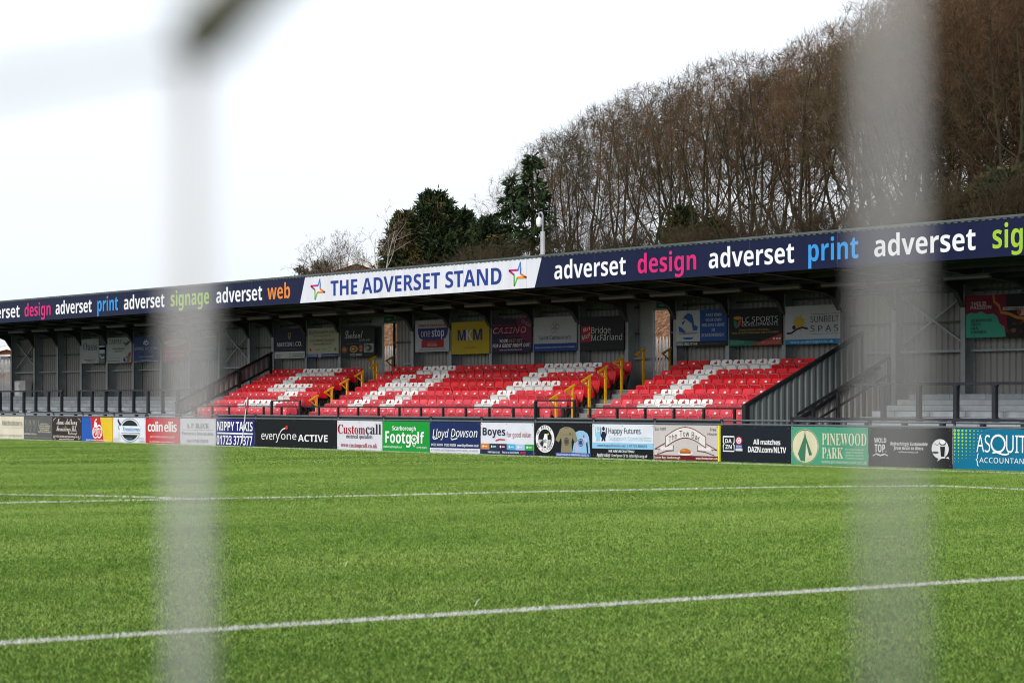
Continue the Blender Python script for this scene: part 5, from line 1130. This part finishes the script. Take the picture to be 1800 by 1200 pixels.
def wood_tree(seed, H=10.0, twig=None, rc=.24, fork=.16, stems=4, natt=1000, zc=.60, z0=.26, step=.20):
    """leafless woodland tree grown towards points of a domed crown, so its limbs fork and fill the dome"""
    R = np.random.default_rng(seed); P, par = [np.array([0, 0, -.8])], [-1]
    def grow(frm, d, n, jit=.08):
        i = frm; d = np.array(d, float)
        for _ in range(n):
            d = d + R.normal(0, jit, 3); d[2] = max(d[2], .4); d /= np.linalg.norm(d); P.append(P[i] + d * step); par.append(i); i = len(P) - 1
        return i
    base = grow(0, (0, 0, 1), int((fork * H + .8) / step), .05); a0 = R.uniform(0, 6.28)
    for k in range(stems):
        a = a0 + 6.28 * (k + R.uniform(-.25, .25)) / stems; t = R.uniform(.18, .62); grow(max(1, base - R.integers(0, 5)), (math.cos(a) * t, math.sin(a) * t, 1), int(R.uniform(.10, .24) * H / step))
    z = z0 * H + (1 - z0) * H * R.uniform(0, 1, natt) ** .62; u = z / H
    prof = np.where(u > zc, np.sqrt(np.clip(1 - ((u - zc) / (1 - zc)) ** 2, 0, 1)), .30 + .70 * (u - z0) / (zc - z0)) * rc * H
    ang = R.uniform(0, 6.28, natt); wob = 1 + .22 * np.sin(3 * ang + seed) + .12 * np.sin(5 * ang + 2 * seed); rad = prof * wob * R.uniform(0, 1, natt) ** .42
    A = np.stack([np.cos(ang) * rad, np.sin(ang) * rad, z], 1)
    X = np.array(P); D = np.linalg.norm(A[:, None] - X[None], axis=2); near, nd = D.argmin(1), D.min(1); alive = np.ones(natt, bool); spawn = {}
    for it in range(110):
        if not alive.any(): break
        new = []
        for q in np.unique(near[alive]):
            m = alive & (near == q); spawn[q] = spawn.get(q, 0) + 1
            if spawn[q] > 2: alive &= ~m; continue
            v = A[m] - X[q]; v /= np.linalg.norm(v, axis=1, keepdims=True) + 1e-9; d = v.mean(0) * .8 + (X[q] - X[par[q]]) / step * .28 + np.array([0, 0, .10]) + R.normal(0, .06, 3); d /= np.linalg.norm(d) + 1e-9; new.append((q, X[q] + d * step))
        if not new: break
        k0 = len(X); X = np.concatenate([X, np.array([n[1] for n in new])]); par += [int(n[0]) for n in new]
        DN = np.linalg.norm(A[:, None] - X[None, k0:], axis=2); jm, jd = DN.argmin(1), DN.min(1); b_ = jd < nd; near = np.where(b_, k0 + jm, near); nd = np.minimum(nd, jd); alive &= nd > .30
    n = len(X); par = np.array(par); r2 = np.zeros(n); kids = np.bincount(par[1:], minlength=n)
    for i in range(n - 1, 0, -1):
        if r2[i] == 0: r2[i] = .0062 ** 2.15
        r2[par[i]] += r2[i]
    r = r2 ** (1 / 2.15); r *= np.where(r > .03, 1.35, 1.12)
    tb = MB(); P0, P1, wd = [], [], []
    for i in range(1, n):
        a, c = X[par[i]], X[i]
        if r[i] > .017: tb.tube([a, c], [min(r[par[i]], r[i] * 1.25), r[i]], M_BARK, 7 if r[i] > .06 else 5, cap=False)
        else: P0.append(a); P1.append(c); wd.append(max(.013, 2 * r[i]))
        if r[i] < .016:
            dirn = (c - a) / (np.linalg.norm(c - a) + 1e-9)
            for _ in range(5 if kids[i] == 0 else 3):
                d = dirn * .9 + R.normal(0, .48, 3) + np.array([0, 0, .22]); d /= np.linalg.norm(d); L = R.uniform(.22, .52); e = c + d * L; P0.append(c); P1.append(e); wd.append(.0115)
                for _ in range(2):
                    d2 = d + R.normal(0, .5, 3) + np.array([0, 0, .15]); d2 /= np.linalg.norm(d2); s_ = c + d * L * R.uniform(.3, .9); P0.append(s_); P1.append(s_ + d2 * L * R.uniform(.4, .8)); wd.append(.0105)
    sc = H / max(p_[2] for p_ in P1); mt = bpy.data.meshes.new('trunk'); mt.from_pydata([(x * sc, y * sc, z_ * sc) for x, y, z_ in tb.v], [], tb.f); mt.materials.append(M_BARK); mt.polygons.foreach_set('use_smooth', [True] * len(tb.f)); mt.update()
    v, f = [], []; ribbons(v, f, np.array(P0) * sc, np.array(P1) * sc, np.array(wd)); return mt, mesh_from('crown', v, f, twig or M_TWIG)
def plant_tree(name, meshes, s, w, scale, rot, label, cat, group=None, z=None, parts=('trunk', 'crown')):
    r = thing(name, label, cat, (s, w, hill_z(s, w) if z is None else z), group); r.rotation_euler.z = rot; r.scale = (scale,) * 3 if not isinstance(scale, tuple) else scale
    for pn, me in zip(parts, meshes):
        o = bpy.data.objects.new(pn, me); COL.objects.link(o); o.parent = r
    return r
M_TWIGO = mat('twigs_olive_grey', (0.078, 0.060, 0.034), 0.95, 0.3, 1.2, spec=.1, rnd=.3)
VAR = [wood_tree(140 + k, 10.0, M_TWIGO if k in (1, 4, 6) else M_TWIG, rc=(.30, .35, .29, .38, .26, .33, .36, .28)[k], fork=(.10, .18, .22, .14, .26, .12, .16, .3)[k], stems=(4, 5, 3, 6, 3, 5, 4, 3)[k]) for k in range(8)]
SKY = [(925, 268), (960, 232), (990, 198), (1060, 178), (1150, 138), (1250, 108), (1330, 84), (1400, 62), (1460, 42), (1540, 4), (1650, -62), (1800, -140), (1950, -200)]
def sky_y(px): return np.interp(px, [p[0] for p in SKY], [p[1] for p in SKY])
RT = random.Random(11)
def wood(pxs, w0, w1, dy, group, labels):
    for i, px in enumerate(pxs):
        px = px + RT.uniform(-8, 8); w = RT.uniform(w0, w1); s = S(px, w); zt = Z(px, sky_y(px) + RT.uniform(-14, 34) + dy, w); zb = hill_z(s, w)
        h = zt - zb; sc = h / 10.0; wd = sc * RT.uniform(.92, 1.12) * (1.1 if h < 9 else 1)
        plant_tree('bare_tree', VAR[RT.randrange(8)], s, w, (wd, wd, sc), RT.uniform(0, 6.28), labels(i), 'tree', group)
front = [950, 992, 1040, 1088, 1134, 1180, 1226, 1270, 1312, 1354, 1396, 1436, 1476, 1516, 1556, 1596, 1640, 1686, 1734, 1782, 1830, 1880]
wood(front, 62, 70, 0, 'front line of the leafless wood', lambda i: 'tall leafless tree with red brown twigs, %s from the left along the wood edge' % names[i])
wood([980, 1050, 1120, 1190, 1255, 1318, 1380, 1440, 1500], 72, 84, 10, 'inner trees of the leafless wood', lambda i: 'leafless tree standing behind the front line of the wood on the hill')
wood([1560, 1590, 1620, 1650, 1680, 1710, 1740, 1770, 1800, 1840, 1880], 56, 62, 60, 'thick right hand end of the leafless wood', lambda i: 'leafless tree in the thick mass at the right hand end of the wood')
wood([1575, 1625, 1675, 1725, 1775, 1825], 72, 90, -20, 'thick right hand end of the leafless wood', lambda i: 'leafless tree in the thick mass at the right hand end of the wood')

# conifers: drooping sprays set along whorled branches
def conifer(seed, H, rad, kind='cypress', brown=.25, nb=150, size=.30):
    """evergreen of separate branches, each carrying flat leaf sprays, with a ragged outline"""
    R = np.random.default_rng(seed); v, f, mi = [], [], []; tb = MB()
    tb.tube([(0, 0, -.6), (R.normal(0, .05), R.normal(0, .05), H * .5), (0, 0, H * .98)], [H * .025, H * .014, .012], M_BARK, 8)
    for k in range(nb):
        h = R.uniform(.05, .985) ** .8; a = R.uniform(0, 2 * math.pi); full = rad * ((1.02 - h) ** .62 if kind == 'cypress' else (1.02 - h) ** .85)
        L = full * (R.uniform(.62, 1.12) if R.random() < .8 else R.uniform(1.1, 1.35)) * (R.uniform(.6, 1.15) if kind == 'spruce' else 1) + .08
        rise = R.uniform(.15, .75) if kind == 'cypress' else R.uniform(-.35, .05); o = np.array([math.cos(a), math.sin(a), rise]); o /= np.linalg.norm(o); b0 = np.array([0, 0, h * H - (L * .35 if kind == 'cypress' else 0)])
        sag = (.0 if kind == 'cypress' else -.10); pt = lambda t: b0 + o * L * t + np.array([0, 0, sag * L * t * t + (.22 * L * t ** 3 if kind == 'cypress' else .10 * L * t ** 4)])
        tb.tube([pt(0), pt(.5), pt(.95)], [.018 + L * .008, .012, .005], M_BARK, 4, cap=False)
        tone = 1 if math.sin(a * 2 + h * 7 + seed) * .5 + R.normal(0, .33) > 1.0 - brown * 1.6 else 0
        ns = int(16 + L * 26)
        for _ in range(ns):
            t = R.uniform(.18, 1.0) ** .7; c = pt(t) + R.normal(0, .05 + .07 * L * (1.1 - t), 3); d = o * .9 + R.normal(0, .55, 3) + np.array([0, 0, .25 if kind == 'cypress' else -.25]); d /= np.linalg.norm(d)
            sd = np.cross(d, R.normal(size=3)); sd /= np.linalg.norm(sd) + 1e-9; l_ = size * R.uniform(.5, 1.25); w_ = l_ * R.uniform(.10, .20); q = len(v)
            v += [tuple(c), tuple(c + d * l_ * .45 + sd * w_), tuple(c + d * l_), tuple(c + d * l_ * .5 - sd * w_)]; f.append((q, q + 1, q + 2, q + 3)); mi.append(tone)
    me = bpy.data.meshes.new('crown'); me.from_pydata(v, [], f); me.materials.append(M_CONF); me.materials.append(M_CONFB); me.polygons.foreach_set('material_index', mi); me.update()
    mt = bpy.data.meshes.new('trunk'); mt.from_pydata(tb.v, [], tb.f); mt.materials.append(M_BARK); mt.update(); return mt, me
def conif_at(px, w, ytop, halfpx, label, kind='cypress', brown=.25, seed=1, n=5200, size=.25):
    s = S(px, w); zb = hill_z(s, w); H = Z(px, ytop, w) - zb; rad = 1.5 * halfpx / F_PX * DEPTH(s, w)
    plant_tree('conifer', conifer(seed, H, rad, kind, brown, int(n / 13), size), s, w, 1, 0, label, 'tree')
conif_at(764, 60, 340, 58, 'big broad dark evergreen with a brownish flank, the tallest of the dense evergreens', 'cypress', .30, 3, 6800)
conif_at(710, 58.5, 376, 40, 'olive brown evergreen leaning against the left side of the big evergreen', 'cypress', .70, 4, 4600)
conif_at(812, 62, 372, 44, 'dark evergreen tucked against the right side of the big evergreen', 'cypress', .10, 5, 4200)
conif_at(858, 62, 384, 44, 'low dark green evergreen between the big evergreen and the ragged spruce', 'cypress', .05, 6, 4400)
conif_at(936, 60, 270, 42, 'ragged dark spruce with a narrow top beside the bare wood', 'spruce', .10, 7, 1150, .34)
conif_at(900, 61, 308, 32, 'smaller ragged spruce left of the narrow spruce', 'spruce', .08, 8, 950, .34)
conif_at(566, 58, 462, 26, 'small bright green bush low beside the pale bare tree', 'cypress', .0, 9, 1000, .24)
conif_at(533, 58, 470, 20, 'smallest green bush at the left end of the trees', 'cypress', .0, 10, 800, .24)
conif_at(1200, 64, 366, 46, 'dark ivy covered evergreen low among the trunks, above the pink roof word', 'cypress', .5, 12, 3000, .24)
conif_at(1260, 63, 384, 40, 'dark evergreen clump low among the trunks, left of the blue roof word', 'cypress', .5, 13, 2600, .24)
conif_at(1768, 55, 306, 76, 'broad dark evergreen low at the right edge of the wood', 'cypress', .45, 14, 4600)
conif_at(1668, 55, 344, 64, 'olive evergreen clump low near the right edge, beside the blurred cord', 'cypress', .7, 15, 3600)
# pale bare trees at the left
def pale_at(px, w, ytop, seed, label, bark, twig, **kw):
    s = S(px, w); zb = hill_z(s, w); H = Z(px, ytop, w) - zb; plant_tree('bare_tree', tree_meshes(seed, H, bark, twig, **kw), s, w, 1, 0, label, 'tree')
pale_at(588, 58, 400, 71, 'bushy pale grey leafless tree standing alone at the left end of the trees', M_TWIGP, M_TWIGP, stems=8, spread=.75, low=.12, tw=.012, twigs=.75)
pale_at(634, 59, 428, 72, 'small pale leafless tree between the house roof and the lone bushy tree', M_TWIGP, M_TWIGP, stems=5, spread=.7, low=.2, tw=.011, twigs=.7)
pale_at(684, 55, 352, 73, 'white stemmed birch in front of the olive evergreen', M_BIRCH, M_TWIGP, stems=2, spread=.3, low=.4, tw=.012, twigs=.55)
pale_at(846, 64, 352, 74, 'thin pale birch rising behind the low evergreen', M_TWIGP, M_TWIGP, stems=3, spread=.4, low=.4, tw=.011, twigs=.6)
pale_at(716, 63, 344, 75, 'slender pale bare tree behind the top of the olive evergreen', M_TWIGP, M_TWIGP, stems=3, spread=.45, low=.4, tw=.011, twigs=.5)
# rusty leafless shrubs along the hill
SHR = [tree_meshes(90 + k, 4.0, M_SHRUB, M_SHRUB, stems=8, spread=1.2, low=.04, tw=.012, twigs=.8) for k in range(3)]
for i, (px, w, yt) in enumerate(((720, 53, 452), (775, 53, 446), (832, 54, 414), (868, 55, 408), (900, 54, 420), (985, 55, 392), (1030, 56, 384), (1075, 55, 398), (1110, 56, 368), (1152, 56, 384), (1215, 55, 372), (1258, 56, 366), (1300, 56, 352), (1342, 55, 360), (1384, 56, 340), (1425, 55, 348), (1466, 55, 336), (1506, 55, 330), (1548, 54, 322), (1590, 54, 306), (1635, 53.5, 316), (1715, 53.5, 286), (1800, 53.5, 270), (1840, 54, 262))):
    s = S(px, w); H = Z(px, yt, w) - hill_z(s, w); sc = H / 4.0
    plant_tree('bare_shrub', SHR[i % 3], s, w, (max(sc, .7) * 1.05, max(sc, .7) * 1.05, sc), RT.uniform(0, 6.28), 'rusty leafless shrub low on the hill, %s from the left above the stand roof' % names[i], 'shrub', 'rusty shrubs along the hill')

# ------------------------------------------------------------------ goal net hanging just in front of the camera
M_CORD = mat('net_cord_white', (0.45, 0.437, 0.43), 0.8, 0.06, 40); M_KNOT = mat('net_tie_olive', (0.085, 0.083, 0.052), 0.8, 0.2, 60)
net = thing('goal_net', 'white goal net cords close to the lens, heavily out of focus', 'goal net', (0, 0, 0))
def C(px, py, d):                                          # a point d metres ahead on that sight line
    x, z = (px - CX) / F_PX * d, CAM_H - (py - HY) / F_PX * d
    return (SN * x - CS * d, CS * x + SN * d, z)
DL, DR = 0.53, 0.375
colsn = [(-2200, .76), (-900, .66), (332, DL), (1562, DR), (2700, .33), (3700, .30)]
b = MB()
JT = {}
for i, (px, d) in enumerate(colsn):
    top, bot = (95 if i % 2 == 0 else -330), (1750 if i % 2 == 0 else 1500)
    JT[i] = (px, d, top, bot); r = 0.0031 if i == 2 else 0.0019
    lean = 6 if i == 2 else 12 if i == 3 else 0
    b.tube([C(px, top, d), C(px + lean * .4, (top + bot) / 2, d), C(px + lean, bot, d)], r, M_CORD, 10)
    if i in (2, 3): b.tube([C(px, top, d), C(px, top + 14, d)], [r * 1.5, r], M_CORD, 10)
    if i != 2: b.tube([C(px, top, d), C(px - 20, top - 1500, d)], r, M_CORD, 10)
    b.tube([C(px + lean, bot, d), C(px + lean - 10, bot + 1500, d)], r, M_CORD, 10)
for i in range(len(colsn) - 1):
    (x0, d0, t0, b0), (x1, d1, t1, b1) = JT[i], JT[i + 1]
    if i != 2:
        mid = C((x0 + x1) / 2, (t0 + t1) / 2 + (260 if i == 1 else 60), (d0 + d1) / 2) if i != 1 else C(0, 150, .46)
        b.tube([C(x0, t0 if i != 1 else 330, d0), mid, C(x1, t1, d1)], 0.0012, M_CORD, 10)
    b.tube([C(x0, b0, d0), C((x0 + x1) / 2, (b0 + b1) / 2 + 90, (d0 + d1) / 2), C(x1, b1, d1)], 0.0026, M_CORD, 10)
b.build('cord', net, smooth=True)
b = MB()
b.tube([C(332, 92, DL), C(352, 66, DL), C(395, 20, DL * .99), C(460, -40, DL * .98), C(620, -170, DL * .95)], [.0056, .0074, .0070, .0058, .0046], M_KNOT, 10); b.tube([C(620, -170, DL * .95), C(1100, -300, (DL + DR) / 2), C(1562, -330, DR)], .0034, M_KNOT, 10)
tag(b.build('tie', net, smooth=True), 'dark olive length of the net')
